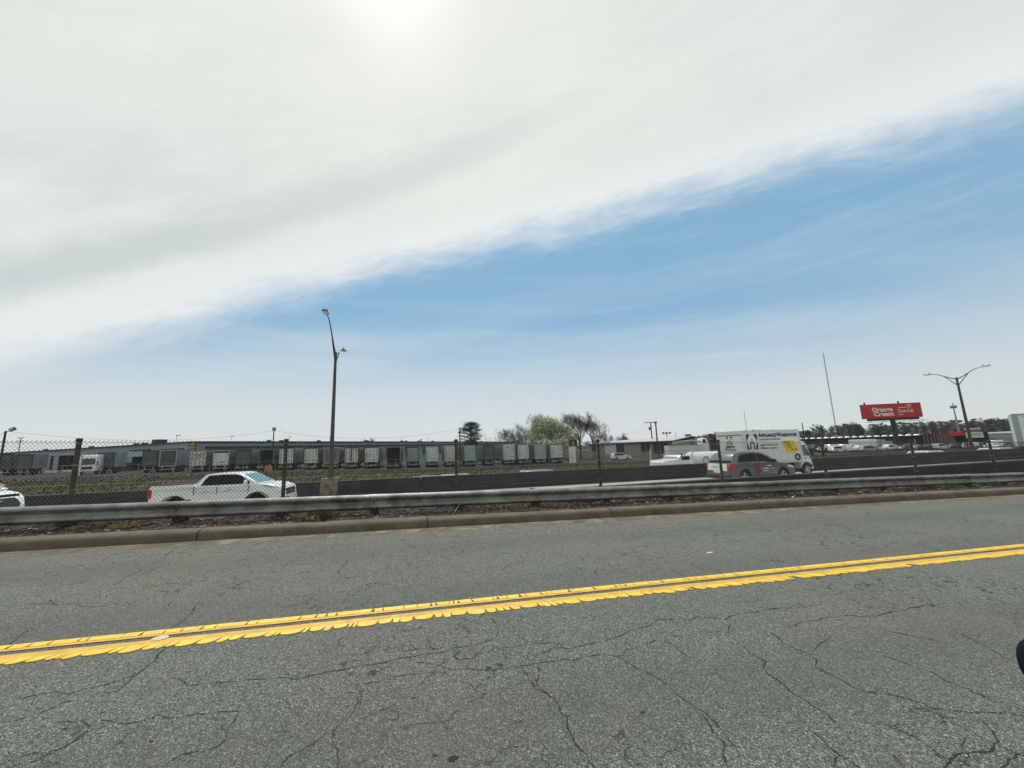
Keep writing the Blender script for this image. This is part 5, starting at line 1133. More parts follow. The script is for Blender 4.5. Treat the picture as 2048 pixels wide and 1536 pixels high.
YT = [
 (3,28,908,74,'roll','dgrey','dark grey roll-door trailer with a white oval mark, leftmost in the row',[(.42,.62,.72,.80)]),
 (35,67,909,74,'roll','grey','plain grey roll-door trailer second from the left, beside the dark bay',None),
 (197,230,905,72,'roll','grey','grey roll-door trailer right of the white truck cab',None),
 (286,317,901,72,'roll','grey','narrow grey roll-door trailer directly right of the dark low bay',None),
 (321,355,900,71,'roll','dgrey','wide grey roll-door trailer left of the shield sign',None),
 (381,413,902,70,'swing','cream','white trailer with smudged lettering and a bar across its doors, below the shield sign',[(.25,.8,.70,.78),(.3,.7,.62,.65),(.02,.98,.50,.53),(.3,.65,.44,.47)]),
 (427,459,901,71,'roll_ajar','white','white roll-door trailer with a black gap above its lowered door',[(.45,.7,.18,.23)]),
 (472,503,900,72,'roll','grey','grey roll-door trailer left of the open dark one',None),
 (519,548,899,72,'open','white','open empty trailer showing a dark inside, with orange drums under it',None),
 (558,589,896,73,'swing','white','white double-door trailer just right of the pickup\'s fence post',[(.1,.35,.86,.9)]),
 (608,638,896,73,'swing','pale','pale white double-door trailer left of the tall lamp',None),
 (648,678,895,74,'swing','brown','brownish grey trailer standing behind the tall lamp post',[(.15,.35,.72,.82)]),
 (689,718,895,74,'swing','cream','cream trailer with a dark centre strip right of the tall lamp',[(.42,.55,.1,.98),(.6,.97,.84,.88)]),
 (729,759,894,75,'swing','white','white trailer with green tinted doors left of the black open one',[(.05,.45,.5,.53),(.05,.3,.36,.39)]),
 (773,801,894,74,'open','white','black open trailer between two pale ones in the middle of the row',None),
 (813,838,894,78,'roll','blue','light blue roll-door trailer right of the black open one',None),
 (852,877,893,80,'roll','pale','pale green roll-door trailer in the middle of the yard',None),
 (889,914,891,81,'swing','cream','cream double-door trailer left of the pole by the pine',None),
 (927,952,889,80,'corr','teal','teal trailer with upright ribs below the pine tree',None),
 (967,989,890,82,'roll','grey','grey trailer with broad horizontal slats right of the pine',[(.1,.9,.2,.23),(.1,.9,.45,.48),(.1,.9,.7,.73)]),
 (1006,1030,888,82,'swing','white','white trailer with rusty stained doors right of the slatted one',[(.2,.5,.75,.8)]),
 (1034,1058,888,82,'corr','white','white ribbed trailer third from the right end of the row',None),
 (1069,1091,889,83,'roll','teal','teal grey roll-door trailer second from the right end',None),
 (1099,1126,888,84,'corr','pale','white corrugated trailer at the right end of the row',None)]
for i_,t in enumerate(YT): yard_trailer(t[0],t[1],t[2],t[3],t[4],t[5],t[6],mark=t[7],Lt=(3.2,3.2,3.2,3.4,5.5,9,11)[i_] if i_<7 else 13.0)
# white lorry cab parked at the left
p = gpt(178,70); e = empty('lorry_cab',(p.x,p.y,p.z),PSI+.25,'white high-roofed lorry cab parked between the dark bay and a grey trailer','lorry')
ht = at(178,910,70).z-p.z
mb = MB().use(WP); pr = [(-1.2,.6),(-1.2,1.5),(-1.1,1.75),(-.9,ht-.5),(-.7,ht-.1),(-.3,ht),(1.9,ht),(1.9,.6)]
n=len(pr); mb.add([(-1.15,y_,z_) for y_,z_ in pr]+[(1.15,y_,z_) for y_,z_ in pr],[tuple(range(n-1,-1,-1)),tuple(range(n,2*n))]+[(i,(i+1)%n,(i+1)%n+n,i+n) for i in range(n)]); mb.build('body', e, bevel=.06, fix=True)
MB().use(mat('screen_glass',(.05,.08,.09),.1)).add([(-1.0,-1.13,1.72),(1.0,-1.13,1.72),(.92,-.94,ht-.62),(-.92,-.94,ht-.62)],[(0,1,2,3)]).build('windscreen', e)
MB().use(BLACK).b2(-.7,.7,-1.235,-1.19,.9,1.4).build('grille', e); MB().use(CHROME).b2(-1.1,1.1,-1.28,-1.2,.55,.78).build('bumper', e)
for sg in (-1,1): MB().use(BLACK).b2(sg*1.15-.06+sg*.1,sg*1.15+.06+sg*.1,-1.1,-.95,1.6,2.3).build('side_mirror', e); MB().use(LENS).b2(sg*.9-.15,sg*.9+.15,-1.225,-1.19,.95,1.12).build('headlight', e); MB().use(RUBBER).lathe([(.2,-.15),(.5,-.15),(.5,.15),(.2,.15)],14,'x',(sg*1.0,-.3,.5)).build('wheel', e, fix=True)
e2,h = simple_pole('white_pipe',163,915,68,.10,'short white pipe with a cap left of the parked lorry cab','pipe',m=WHITE); MB().use(mat('pale_cap',(.5,.5,.45),.6)).tube([(0,0,h),(0,0,h+.35)],[.3,.2],8).build('cap', e2)

# ------------------------------------------------------------------ freight terminal
D1 = Vector((.369,.929,0)).normalized(); AZ = math.atan2(D1.y,D1.x)
A0 = at(385,880,95.6); zr = A0.z
WALL = mat('terminal_wall',(.27,.33,.38),.6,.1,var=.15,vs=.3,streak=.2); FASC = mat('dark_fascia',(.015,.02,.03),.7)
tm = empty('freight_terminal',(A0.x,A0.y,0),AZ,'long low blue grey freight terminal behind the row of trailers, with a brown shield sign','building')
LB, LW_ = 214, 125; zg0 = EYE-6; HT = zr
MB().use(WALL).b2(0,LB,0,LW_,zg0,HT-.5).build('wall', tm)
MB().use(mat('terminal_roof',(.2,.21,.22),.8)).b2(-.4,LB+.4,-.4,LW_+.4,HT-.5,HT-.38).build('roof', tm)
MB().use(FASC).b2(-.45,LB+.45,-.47,-.41,HT-.62,HT-.3).build('roof_edge', tm); MB().use(FASC).b2(-.47,-.41,-.45,LW_+.45,HT-.62,HT-.3).build('roof_edge', tm)
# dock canopy and panels along the long side
x_ = 3.0
for i in range(16):
    MB().use(FASC).b2(x_,x_+12.4,-1.4,-.02,HT-2.05,HT-1.65).build('dock_canopy', tm)
    MB().use(mat('dock_door',(.06,.075,.085),.7)).b2(x_+2,x_+5.5,-.05,.0,HT-6.5,HT-2.7).build('dock_door', tm)
    MB().use(mat('dock_door',(.06,.075,.085),.7)).b2(x_+7,x_+10.5,-.05,.0,HT-6.5,HT-2.7).build('dock_door', tm)
    x_ += 13.1
for i in range(28): MB().use(mat('wall_panel_gap',(.18,.22,.26),.7)).b2(i*7.6+.4,i*7.6+.48,-.012,0,HT-6,HT-.65).build('panel_joint', tm)
for i in range(18): MB().use(mat('wall_panel_gap',(.18,.22,.26),.7)).b2(-.012,0,i*6.9+.4,i*6.9+.5,HT-6,HT-.65).build('panel_joint', tm)
# west face: canopies, lower roofs, vents
for y0_,y1_,zz in ((3,12,1.9),(17,26,1.7)): MB().use(FASC).b2(-.6,-.02,y0_,y1_,HT-zz-.3,HT-zz).build('wall_awning', tm)
MB().use(mat('beige_band',(.40,.36,.32),.7)).b2(-3.5,-.01,1,14,HT-2.9,HT-2.3).build('low_roof', tm)
def rooft(u,v,w,d,h,nm='roof_unit',m=FASC): MB().use(m).b2(u-w/2,u+w/2,v-d/2,v+d/2,HT-.4,HT-.4+h).build(nm, tm)
rooft(4,22,2.4,2.4,1.4)
for v_ in (27,31,55,84): rooft(3,v_,1.0,1.0,.7,'roof_vent')
for u_ in (22,26,40,63,85,88,110,132,148,165): rooft(u_,3,.9,.9,.6,'roof_vent')
for u_ in (12,28,50,70,98,120,146): 
    MB().use(mat('thin_lamp',(.16,.16,.16),.6)).tube([(u_,30,HT-.4),(u_,30,HT+2.6)],.06,5).build('roof_lamp', tm) ; MB().use(mat('thin_lamp',(.16,.16,.16),.6)).b2(u_-.1,u_+.9,29.8,30.2,HT+2.5,HT+2.7).build('roof_lamp_head', tm)
# shield sign on the corner
sgx = at(377,885,93.5); sg_ = empty('shield_mount',(0,0,0)); sg_.name='shield_sign'; sg_.parent = tm
loc = Matrix.Rotation(-AZ,4,'Z') @ (Vector((sgx.x,sgx.y,0))-Vector((A0.x,A0.y,0)))
sg_.location = (-.15,loc.y+1.2,at(377,893,94).z-.0); sg_.rotation_euler = (0,0,-math.pi/2+.25)
BR = mat('sign_brown',(.06,.028,.012),.5); GO = mat('sign_gold',(.62,.36,.04),.5)
MB().use(BR).b2(-1.05,1.05,-.1,.1,-1.15,1.2).build('board', sg_)
mb = MB().use(GO); sh = [(-.85,1.0),(-.4,1.06),(0,1.12),(.4,1.06),(.85,1.0),(.85,0),(.7,-.5),(.35,-.85),(0,-1.05),(-.35,-.85),(-.7,-.5),(-.85,0)]
n=len(sh); inn=[(a*.86,b*.86) for a,b in sh]; mb.add([(a,-.13,b) for a,b in sh]+[(a,-.13,b) for a,b in inn],[(i,(i+1)%n,(i+1)%n+n,i+n) for i in range(n)]); mb.build('shield_outline', sg_)
mb = MB().use(GO).add([(-.74,-.135,.35),(.74,-.135,.35),(.74,-.135,.45),(.3,-.135,.80),(-.3,-.135,.62),(-.74,-.135,.42)],[tuple(range(6))]); mb.build('shield_swoosh', sg_)
text('ups',1.05,GO,sg_,(0,-.14,-.42),align='CENTER',bold=.03)
# dark bays of the left shed, in front of the terminal
def shed(x0, x1, yt, Y, col, label, name='loading_bay', zt=None, depth=8):
    a,b = at(x0,yt,Y),at(x1,yt,Y); P = w2s(a.x,a.y)[1]; sa=atP(x0,yt,P)[0]; sb=atP(x1,yt,P)[0]; x,y = s2w(sa,P); z=zter(x,y)-.3
    e = empty(name,(x,y,z),PSI,label,'building'); w=sb-sa; h=at(x0,yt,y).z-z
    return e,w,h
e,w,h = shed(68,171,908,82,None,'wide black open loading bay left of the parked lorry cab')
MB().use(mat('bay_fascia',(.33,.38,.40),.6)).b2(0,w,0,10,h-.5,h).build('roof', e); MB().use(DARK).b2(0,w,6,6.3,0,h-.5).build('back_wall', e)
for q in (0,w*.33,w*.66,w-.3): MB().use(TBAR).b2(q,q+.3,0,.3,0,h-.5).build('column', e)
MB().use(TSILV).b2(w*.3,w*.75,3,3.2,1.6,1.75).build('rail', e)
for q,ww in ((w*.1,.8),(w*.33,2.0),(w*.62,2.4)): MB().use(LW).b2(q,q+ww,-.8,-.2,.3,.8).build('pallet_box', e)
e,w,h = shed(232,286,904,82,None,'low dark loading bay under a pale fascia between two grey trailers')
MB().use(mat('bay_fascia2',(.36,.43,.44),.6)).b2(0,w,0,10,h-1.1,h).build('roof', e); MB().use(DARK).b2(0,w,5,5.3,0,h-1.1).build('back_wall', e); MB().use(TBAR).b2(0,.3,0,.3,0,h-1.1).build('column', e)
MB().use(mat('dark_goods',(.05,.045,.05),.8)).b2(w*.1,w*.35,.8,2.5,.3,2.0).build('stacked_goods', e)

# white panel and signal beside the end of the row
p = gpt(1146,84); zt=at(1146,893,84).z
tag(MB().use(mat('white_panel',(.70,.70,.74),.6,var=.1,vs=2)).b2(-.72,.72,-.08,.08,0,zt-p.z).build('upright_board', loc=(p.x,p.y,p.z), rot=(0,0,.15)),'upright white panel standing at the right end of the trailer row','panel')
p = gpt(1149,92); zt=at(1149,880,92).z-p.z; zb2=at(1149,893,92).z-p.z
e = empty('signal_head',(p.x,p.y,p.z),0,'black signal box with two pale digits above the white panel','signal'); MB().use(BLACK).b2(-.9,.9,-.3,.3,zb2,zt).build('housing', e); MB().use(BLACK).tube([(0,0,0),(0,0,zb2)],.1,6).build('post', e)
for zz in (.45,1.0): MB().use(mat('amber_lamp',(.7,.3,.03),.3)).lathe([(0,-.02),(.22,-.02),(.25,0)],10,'y',(-.1,-.31,zb2+zz)).build('lamp', e)

# ------------------------------------------------------------------ low warehouse in the middle
B0 = at(1405,877,96); B1 = at(1176,889.5,185); dv = Vector((B1.x-B0.x,B1.y-B0.y,0)); LWH = dv.length; az = math.atan2(dv.y,dv.x)
G0 = at(1345,881,95.4)
wh = empty('low_warehouse',(G0.x,G0.y,0),math.atan2(B1.y-G0.y,B1.x-G0.x),'long low warehouse with a pale gabled roof behind the tanker and bare trees','building')
ez = EYE+.25; gw = 9.5; rz_ = at(1379,872,96).z
ROOFL = mat('pale_roof',(.42,.42,.40),.75,var=.3,vs=.5); WB_ = mat('warehouse_wall',(.30,.27,.24),.8,var=.2,vs=.5,streak=.3)
L_ = 92
MB().use(WB_).b2(0,L_,-gw+.2,-.2,EYE-6.5,ez).build('wall', wh)
mb = MB().use(ROOFL).add([(-.5,.5,ez),(L_,.5,ez),(L_,-gw/2,rz_),(-.5,-gw/2,rz_),(-.5,-gw-.5,ez),(L_,-gw-.5,ez)]+[(-.5,.5,ez-.12),(L_,.5,ez-.12),(L_,-gw/2,rz_-.12),(-.5,-gw/2,rz_-.12),(-.5,-gw-.5,ez-.12),(L_,-gw-.5,ez-.12)],[(0,1,2,3),(3,2,5,4),(7,6,9,8),(8,9,10,11),(0,6,7,1),(4,5,11,10),(0,3,9,6),(3,4,10,9),(1,7,8,2),(2,8,11,5)]); mb.build('roof', wh, fix=True)
MB().use(FASC).b2(-.5,L_,.5,.62,ez-.45,ez+.02).build('gutter', wh)
MB().use(mat('gable_dark',(.06,.06,.05),.8)).add([(-.05,-.2,ez),(-.05,-gw/2,rz_-.15),(-.05,-gw+.2,ez)],[(0,1,2)]).build('gable', wh)
MB().use(mat('vent_white',(.6,.6,.58),.7)).b2(-.2,-.06,-gw/2-1.6,-gw/2-.6,ez+.1,ez+.4).build('gable_vent', wh)
MB().use(mat('roof_cap',(.05,.05,.05),.7)).b2(1,2,-gw/2-.5,-gw/2+.5,rz_-.1,rz_+.45).build('roof_vent', wh)
# wall parts seen along its side: columns of the picture mapped onto that wall
wo_, wa = wh.location.copy(), wh.rotation_euler.z
def onwall(px):
    d = ray(px,885); c,s_ = math.cos(wa),math.sin(wa)
    # solve wo + t*(c,s) = k*(d.x,d.y)
    det = c*(-d.y)-s_*(-d.x); return ((-wo_.x)*(-d.y)-(-wo_.y)*(-d.x))/det
for a_,b_,m_,nm,z0_,z1_ in ((1208,1231,mat('white_wall_sheet',(.45,.56,.62),.5),'wall_sheet',-4.3,-.25),(1231,1247,DARK,'dark_door',-4.6,-.35),(1247,1279,mat('beige_wall_sheet',(.34,.31,.24),.8,var=.2,vs=1),'wall_sheet',-4.0,-.2),(1281,1289,DARK,'dark_window',-2.6,-.7),(1291,1297,DARK,'dark_window',-2.6,-.7),(1305,1317,DARK,'dark_door',-3.0,-.6),(1319,1334,DARK,'dark_door',-3.0,-.5),(1182,1190,DARK,'dark_window',-3.2,-.8),(1196,1204,mat('blue_wall_sheet',(.25,.3,.33),.7),'wall_sheet',-3.8,-.5)):
    u0,u1 = onwall(b_),onwall(a_)
    if u1>u0>-50: MB().use(m_).b2(max(u0,.05),min(u1,L_-1),.0-.19,-.1,EYE+z0_,ez+z1_+.2).build(nm, wh)
# small white pipe and low grey block in front
p = gpt(1302,86); tag(MB().use(WHITE).tube([(0,0,0),(0,0,2.4)],.14,8).build('white_pipe', loc=p),'white upright pipe against the dark part of the low warehouse','pipe')
p = gpt(1240,92); small('suv','small white car parked below the white wall sheet of the low warehouse','car',(p.x-2,p.y,p.z),.1,WP)
# brown building behind the box truck
p = at(1405,876,112); q2 = at(1452,874,112); e = empty('brown_building',(p.x,112,0),-.05,'dark brown flat-roofed building half hidden behind the box truck','building')
MB().use(mat('brown_wall',(.035,.022,.016),.85,var=.3,vs=.4)).b2(0,q2.x-p.x+14,0,20,EYE-6,p.z).build('wall', e); MB().use(mat('brown_edge',(.10,.09,.08),.8)).b2(-.2,q2.x-p.x+14.2,-.2,20,p.z,p.z+.25).build('roof_edge', e); MB().use(mat('brown_band',(.10,.05,.03),.8)).b2(0,q2.x-p.x+14,-.15,0,p.z-2.2,p.z-1.5).build('roof_band', e)
# white stake truck parked beyond the tanker
p = gpt(1372,82); zt=at(1372,890,82).z-p.z; 
e = empty('parked_truck',(at(1334,905,82).x,82,p.z),0.02,'white box-bodied truck parked beyond the tanker with its cab to the right','truck')
Lb_ = at(1400,895,82).x-at(1334,905,82).x
MB().use(mat('truck_box_white',(.62,.64,.66),.5,streak=.2)).b2(0,Lb_,-1.2,1.2,1.0,zt).build('box_body', e); MB().use(TSILV).b2(-.02,Lb_+.02,-1.23,-1.2,zt-.12,zt+.02).build('top_rail', e)
c0 = Lb_+.1; c1=at(1413,890,82).x-e.location.x; cz=at(1408,876,82).z-p.z
loft(MB().use(WP),[(c0,.9),(c0,cz-.2),(c0+.3,cz),(c1-.35,cz-.05),(c1-.05,cz-1.1),(c1,cz-1.5),(c1,.9)],lambda x,z:1.1,.05).build('cab', e, fix=True)
for sg in (-1,1): flank(MB().use(GLASS),[(c0+.15,cz-1.0),(c0+.15,cz-.25),(c0+.65,cz-.25),(c0+.75,cz-1.0)],lambda x,z:1.1,sg).build('side_window', e, fix=True)
MB().use(GLASS).add([(c1-.33,-.95,cz-.15),(c1-.05,-.95,cz-1.05),(c1-.05,.95,cz-1.05),(c1-.33,.95,cz-.15)],[(0,1,2,3)]).build('windscreen', e)
for xx in (1.5,c1-.8):
    for sg in (-1,1): wheel(e,xx,sg*.95,.5,.3,rim=WHITE,sg=sg)
MB().use(TSILV).tube([(1,-.6,zt+.5),(5,-.6,zt+.9),(Lb_,-.6,zt+.6)],.18,6).build('roof_load', e); MB().use(mat('blue_drum',(.05,.09,.2),.5)).tube([(Lb_-1.6,0,zt),(Lb_-1.6,0,zt+1.1)],.35,10).build('blue_drum', e)
# ------------------------------------------------------------------ right-hand side
# billboard
YB = 118.0
bl, br = at(1731,812,YB), at(1836,803,YB-8); bz0 = at(1734,838,YB).z
p = gpt(1795,YB); tbl = at(1732,812,YB); 
base = at(1795,886,YB-4)
bb = empty('billboard',(at(1786,840,YB).x,YB,zter(base.x,YB)),math.radians(-9),'red billboard on a single black post advertising orange cream cola','billboard')
zb_ = bb.location.z; zt_b = at(1784,807.5,YB).z-zb_; zl_b = at(1787,835.5,YB).z-zb_
hw = (at(1836,820,YB).x-at(1732,820,YB).x)/2*1.0
REDB = mat('billboard_red',(.48,.012,.025),.5,var=.12,vs=.4); CR_ = mat('billboard_cream',(.75,.62,.48),.6); WHB = mat('billboard_white',(.75,.70,.68),.6)
MB().use(REDB).b2(-hw,hw,-.25,.0,zl_b,zt_b).build('panel', bb); MB().use(mat('billboard_edge',(.10,.02,.03),.6)).b2(-hw-.06,hw+.06,.0,.5,zl_b-.06,zt_b+.06).build('frame', bb)
MB().use(mat('billboard_dark',(.05,.01,.015),.7)).b2(-hw*.86,hw*.88,-.1,.3,zl_b-.75,zl_b-.06).build('apron', bb)
MB().use(BLACK).tube([(.1,.3,0),(.1,.3,zl_b)],.62,14).build('post', bb)
cw_ = MB().use(BLACK).b2(-hw*.97,hw*1.05,-1.3,-.4,zl_b-1.15,zl_b-1.05).build('catwalk', bb)
for q in (-.8,-.35,.1,.55,.95): MB().use(BLACK).tube([(hw*q,-.9,zl_b-1.1),(hw*q,.2,zl_b-.5)],.05,5).build('bracket', cw_)
for q in (-.86,.30): MB().use(BLACK).b2(hw*q-.15,hw*q+.15,0,.3,zt_b,zt_b+.75).build('upright', bb)
Hh = zt_b-zl_b
text('Orange',1.75,WHB,bb,(-hw*.68,-.27,zl_b+Hh*.48),bold=.07,sx=1.05); text('Cream',1.75,WHB,bb,(-hw*.64,-.27,zl_b+Hh*.16),bold=.07,sx=1.12)
text('Coca-Cola',1.45,CR_,bb,(hw*.18,-.27,zl_b+Hh*.36),bold=.03,shear=.35,sx=.66)
MB().use(CR_).b2(hw*.22,hw*.50,-.27,-.25,zl_b+Hh*.68,zl_b+Hh*.73).build('underline', bb); MB().use(WHB).b2(hw*.20,hw*.36,-.27,-.25,zl_b+Hh*.20,zl_b+Hh*.24).build('small_print', bb)
MB().use(CR_).lathe([(.35,-.02),(.55,-.02),(.55,0)],14,'y',(hw*.6,-.26,zl_b+Hh*.80)).build('swirl', bb)

# long dark building with white roof domes
a,b = at(1590,880,150),at(1846,868,132); e = empty('long_dark_building',(a.x,a.y,0),math.atan2(b.y-a.y,b.x-a.x),'long dark low building with a row of white domes along its roof','building')
Lg=(Vector((b.x-a.x,b.y-a.y,0))).length; zt1=at(1720,877,141).z
MB().use(mat('dark_red_wall',(.07,.025,.03),.8,var=.5,vs=.15,col2=(.02,.03,.06))).b2(0,Lg,0,18,EYE-6.5,zt1).build('wall', e); MB().use(FASC).b2(-.3,Lg+.3,-.4,18,zt1,zt1+.5).build('roof', e)
for i in range(17):
    MB().use(mat('dome_white',(.75,.78,.8),.4)).lathe([(.85,0),(.7,.22),(.4,.36),(0,.42)],10,'z',(1.5+i*(Lg-3)/16,.6,zt1+.5)).build('roof_dome', e, smoothf=True)
for i in range(12): MB().use(mat('shop_window',(.03,.04,.045),.3)).b2(2+i*(Lg-4)/12,2+i*(Lg-4)/12+3.2,-.06,0,EYE-5.0,EYE-2.8).build('window', e)
MB().use(mat('pale_block',(.42,.42,.4),.7)).b2(Lg*.62,Lg*.76,-2.5,-.05,EYE-6,EYE-2.4).build('porch', e)
# wood panelled building
a,b = at(1843,868,128),at(1908,868,120); e = empty('wood_panelled_building',(a.x,a.y,0),math.atan2(b.y-a.y,b.x-a.x),'brown building of upright boards with dark slots and a red roof corner','building')
Lg=(Vector((b.x-a.x,b.y-a.y,0))).length; zt1=at(1875,866.5,124).z
MB().use(DARK).b2(0,Lg,.3,14,EYE-6.5,zt1-.1).build('back_wall', e)
BW_ = mat('board_brown',(.135,.085,.058),.85,var=.3,vs=.8,streak=.4)
nP=9
for i in range(nP):
    g_ = .35 if i<4 else .06
    MB().use(BW_).b2(i*Lg/nP+g_/2,(i+1)*Lg/nP-g_/2,0,.3,EYE-6.3,zt1+(.0 if i%2 else .08)).build('board', e)
MB().use(mat('awning_red',(.42,.02,.04),.5)).b2(Lg-.5,Lg+3.5,-1.0,4,zt1-.9,zt1+.35).build('roof_corner', e)
MB().use(BW_).b2(-.2,Lg,-.05,14.2,zt1-.1,zt1).build('roof', e)
# white workshop
a,b = at(1908,870,140),at(2080,862,118); e = empty('white_workshop',(a.x,a.y,0),math.atan2(b.y-a.y,b.x-a.x),'long white metal workshop with grey doors behind the parked cars at the right','building')
Lg=(Vector((b.x-a.x,b.y-a.y,0))).length; zt1=at(1990,864,128).z
MB().use(mat('workshop_wall',(.42,.47,.49),.6,var=.12,vs=.4,streak=.2)).b2(0,Lg,0,20,EYE-6.5,zt1-.5).build('wall', e); MB().use(mat('bright_eave',(.8,.82,.84),.5)).b2(8,Lg+.3,-.5,20,zt1-.5,zt1).build('eave', e)
for i in range(6):
    u=3+i*(Lg-8)/6; MB().use(mat('workshop_door',(.30,.34,.36),.6)).b2(u,u+3.6,-.06,0,EYE-5.6,EYE-2.3).build('roll_door', e)
for i in range(14): MB().use(mat('workshop_seam',(.25,.28,.3),.6)).b2(i*Lg/14+1,i*Lg/14+1.08,-.015,0,EYE-6,zt1-.55).build('panel_joint', e)
# signboard
p = gpt(1955,104); e = empty('signboard',(p.x,p.y,p.z),-.35,'two-part shop signboard on posts, brown strip above a white panel','sign')
z1_,z2_,z3_,z4_ = [at(1955,q,104).z-p.z for q in (854,861,864,875)]; w_=1.85
MB().use(mat('sign_strip',(.10,.05,.05),.6)).b2(-w_*1.05,w_*1.15,-.1,.1,z2_,z1_).build('top_board', e); MB().use(mat('sign_pale',(.55,.45,.42),.6)).b2(-w_,w_*.8,-.13,-.1,z2_+.25,z1_-.2).build('top_lettering', e)
MB().use(mat('sign_white',(.62,.60,.62),.6)).b2(-w_*.85,w_,-.08,.08,z4_,z3_).build('panel', e)
for i in range(2): MB().use(mat('sign_grey',(.32,.30,.33),.6)).b2(-w_*.6,w_*.8,-.11,-.08,z3_-.55-i*.4,z3_-.30-i*.4).build('lettering_line', e)
for q in (-1,1): MB().use(BLACK).tube([(q*w_,0,0),(q*w_,0,z1_)],.12,6).build('post', e)
# cell mast and far masts
p = gpt(1915,170); zt_=at(1905,806,170).z-p.z; x_=at(1905,806,170).x
e = empty('cell_mast',(x_,170,p.z),0,'slim mobile phone mast with a ring of antennas left of the right street lamp','mast'); MG = mat('mast_grey',(.22,.26,.27),.5,.4)
MB().use(MG).tube([(0,0,0),(0,0,zt_)],[.45,.15],8).build('pole', e); zp=at(1906,814,170).z-p.z
for i in range(6):
    a=i*math.pi/3; MB().use(MG).b2(math.cos(a)*.9-.12,math.cos(a)*.9+.12,math.sin(a)*.9-.1,math.sin(a)*.9+.1,zp-.6,zp+.6).build('antenna', e)
MB().use(MG).lathe([(.7,-.1),(1.0,-.1),(1.0,.1),(.7,.1)],10,'z',(0,0,zp)).build('ring', e, fix=True)
def mast(px0,py0,px1,py1,Y,r,label):
    b = at(px1,py1,Y); t = at(px0,py0,Y); e = empty('radio_mast',(t.x,Y,zter(t.x,Y)),0,label,'mast'); h=t.z-zter(t.x,Y)
    mb = MB().use(mat('far_mast',(.30,.32,.34),.6))
    for k in range(3):
        a=k*2.094; mb.tube([(math.cos(a)*r,math.sin(a)*r,0),(math.cos(a)*r,math.sin(a)*r,h*.97)],r*.35,4)
    n=int(h/(r*5))
    for i in range(n):
        z=h*i/n
        for k in range(3):
            a,b2_=k*2.094,(k+1)*2.094; mb.tube([(math.cos(a)*r,math.sin(a)*r,z),(math.cos(b2_)*r,math.sin(b2_)*r,z+h/n)],r*.2,3,False)
    tag(mb.build('lattice', e), kind='stuff'); MB().use(mat('far_mast',(.3,.32,.34),.6)).tube([(0,0,h*.96),(0,0,h)],r*.3,4).build('spike', e)
mast(1646,705,1667,858,620,.62,'tall slim lattice radio mast rising behind the wood at the right')
mast(1488,822,1493,858,700,.35,'short faint radio mast above the box truck')
# small dark sign behind truck
p=gpt(1608,96); e=empty('slatted_board',(p.x,p.y,p.z),-.1,'small dark slatted board behind the box truck cab','sign'); za,zb3=at(1608,862,96).z-p.z,at(1608,872,96).z-p.z
MB().use(mat('board_black',(.03,.035,.04),.6)).b2(-1.9,1.7,-.1,.1,zb3,za).build('panel', e)
for i in range(3): MB().use(mat('slat_grey',(.3,.32,.34),.6)).b2(-1.8,1.0,-.13,-.1,zb3+.15+i*.38,zb3+.26+i*.38).build('slat', e)
for q in (-1,1): MB().use(BLACK).tube([(q*1.5,0,0),(q*1.5,0,zb3)],.08,6).build('post', e)
# stadium lamps
e,h = simple_pole('stadium_lamp',1333,866,190,.2,'thin mast with three dark floodlights above the low warehouse','floodlight')
for q in (-1.6,0,1.6): MB().use(BLACK).box(q,0,h,.9,.5,.8).build('floodlight', e)
MB().use(BLACK).b2(-1.7,1.7,-.05,.05,h-.3,h-.2).build('crossbar', e)
e,h = simple_pole('flag_mast',1351,864,170,.12,'bare thin mast on the warehouse skyline','mast')

# parked cars at the right
SB = paint('blue',(.10,.16,.22),.3); GR = paint('greenish',(.12,.2,.18),.2)
def park(kind, px, Y, rz, col, label, sc=1.0, cat=None):
    p = gpt(px,Y); return small(kind,label,cat or {'van':'van','pickup':'pickup truck'}.get(kind,'car'),(p.x,p.y,p.z),rz,col,'vehicles parked in the lots at the right',sc=sc)
park('sedan',1640,108,.2,GP,'dark grey saloon right of the box truck, leftmost in the lot')
park('van',1656,112,.15,WP,'white van parked at the left of the right-hand lot')
park('suv',1661,106.5,.1,WP,'white car standing in front of the leftmost white van')
park('van',1687,110,.4,WP,'white step van with green glass in the middle of the left lot',cat='van')
park('pickup',1703,108,.2,WP,'white pickup between the step van and a grey car')
park('suv',1721,104.5,-.1,SP_,'silver hatchback with a dark roof at the front of the lot')
park('pickup',1761,110,.15,WP,'low white pickup below the billboard left edge')
park('sedan',1786,114,.25,SP_,'silver saloon below the billboard post')
park('sedan',1798,108,.1,SB,'blue grey saloon right of the billboard post')
park('suv',1812,117,.1,GP,'dark car against the dark building right of the billboard post')
park('sedan',1848,112,.15,GP,'dark saloon in front of the wood panelled building')
park('suv',1869,111,.2,WP,'white hatchback in front of the wood panelled building')
park('suv',1927,116,-1.2,WP,'small white car seen end-on left of the right street lamp')
park('pickup',1941,112,.2,SP_,'silver pickup behind the foot of the right street lamp')
park('suv',1958,112,.1,GP,'dark car right of the signboard')
park('sedan',1976,110,.3,WP,'white saloon in front of the workshop doors')
park('sedan',1994,106,.15,SP_,'silver saloon nearest the workshop right end')
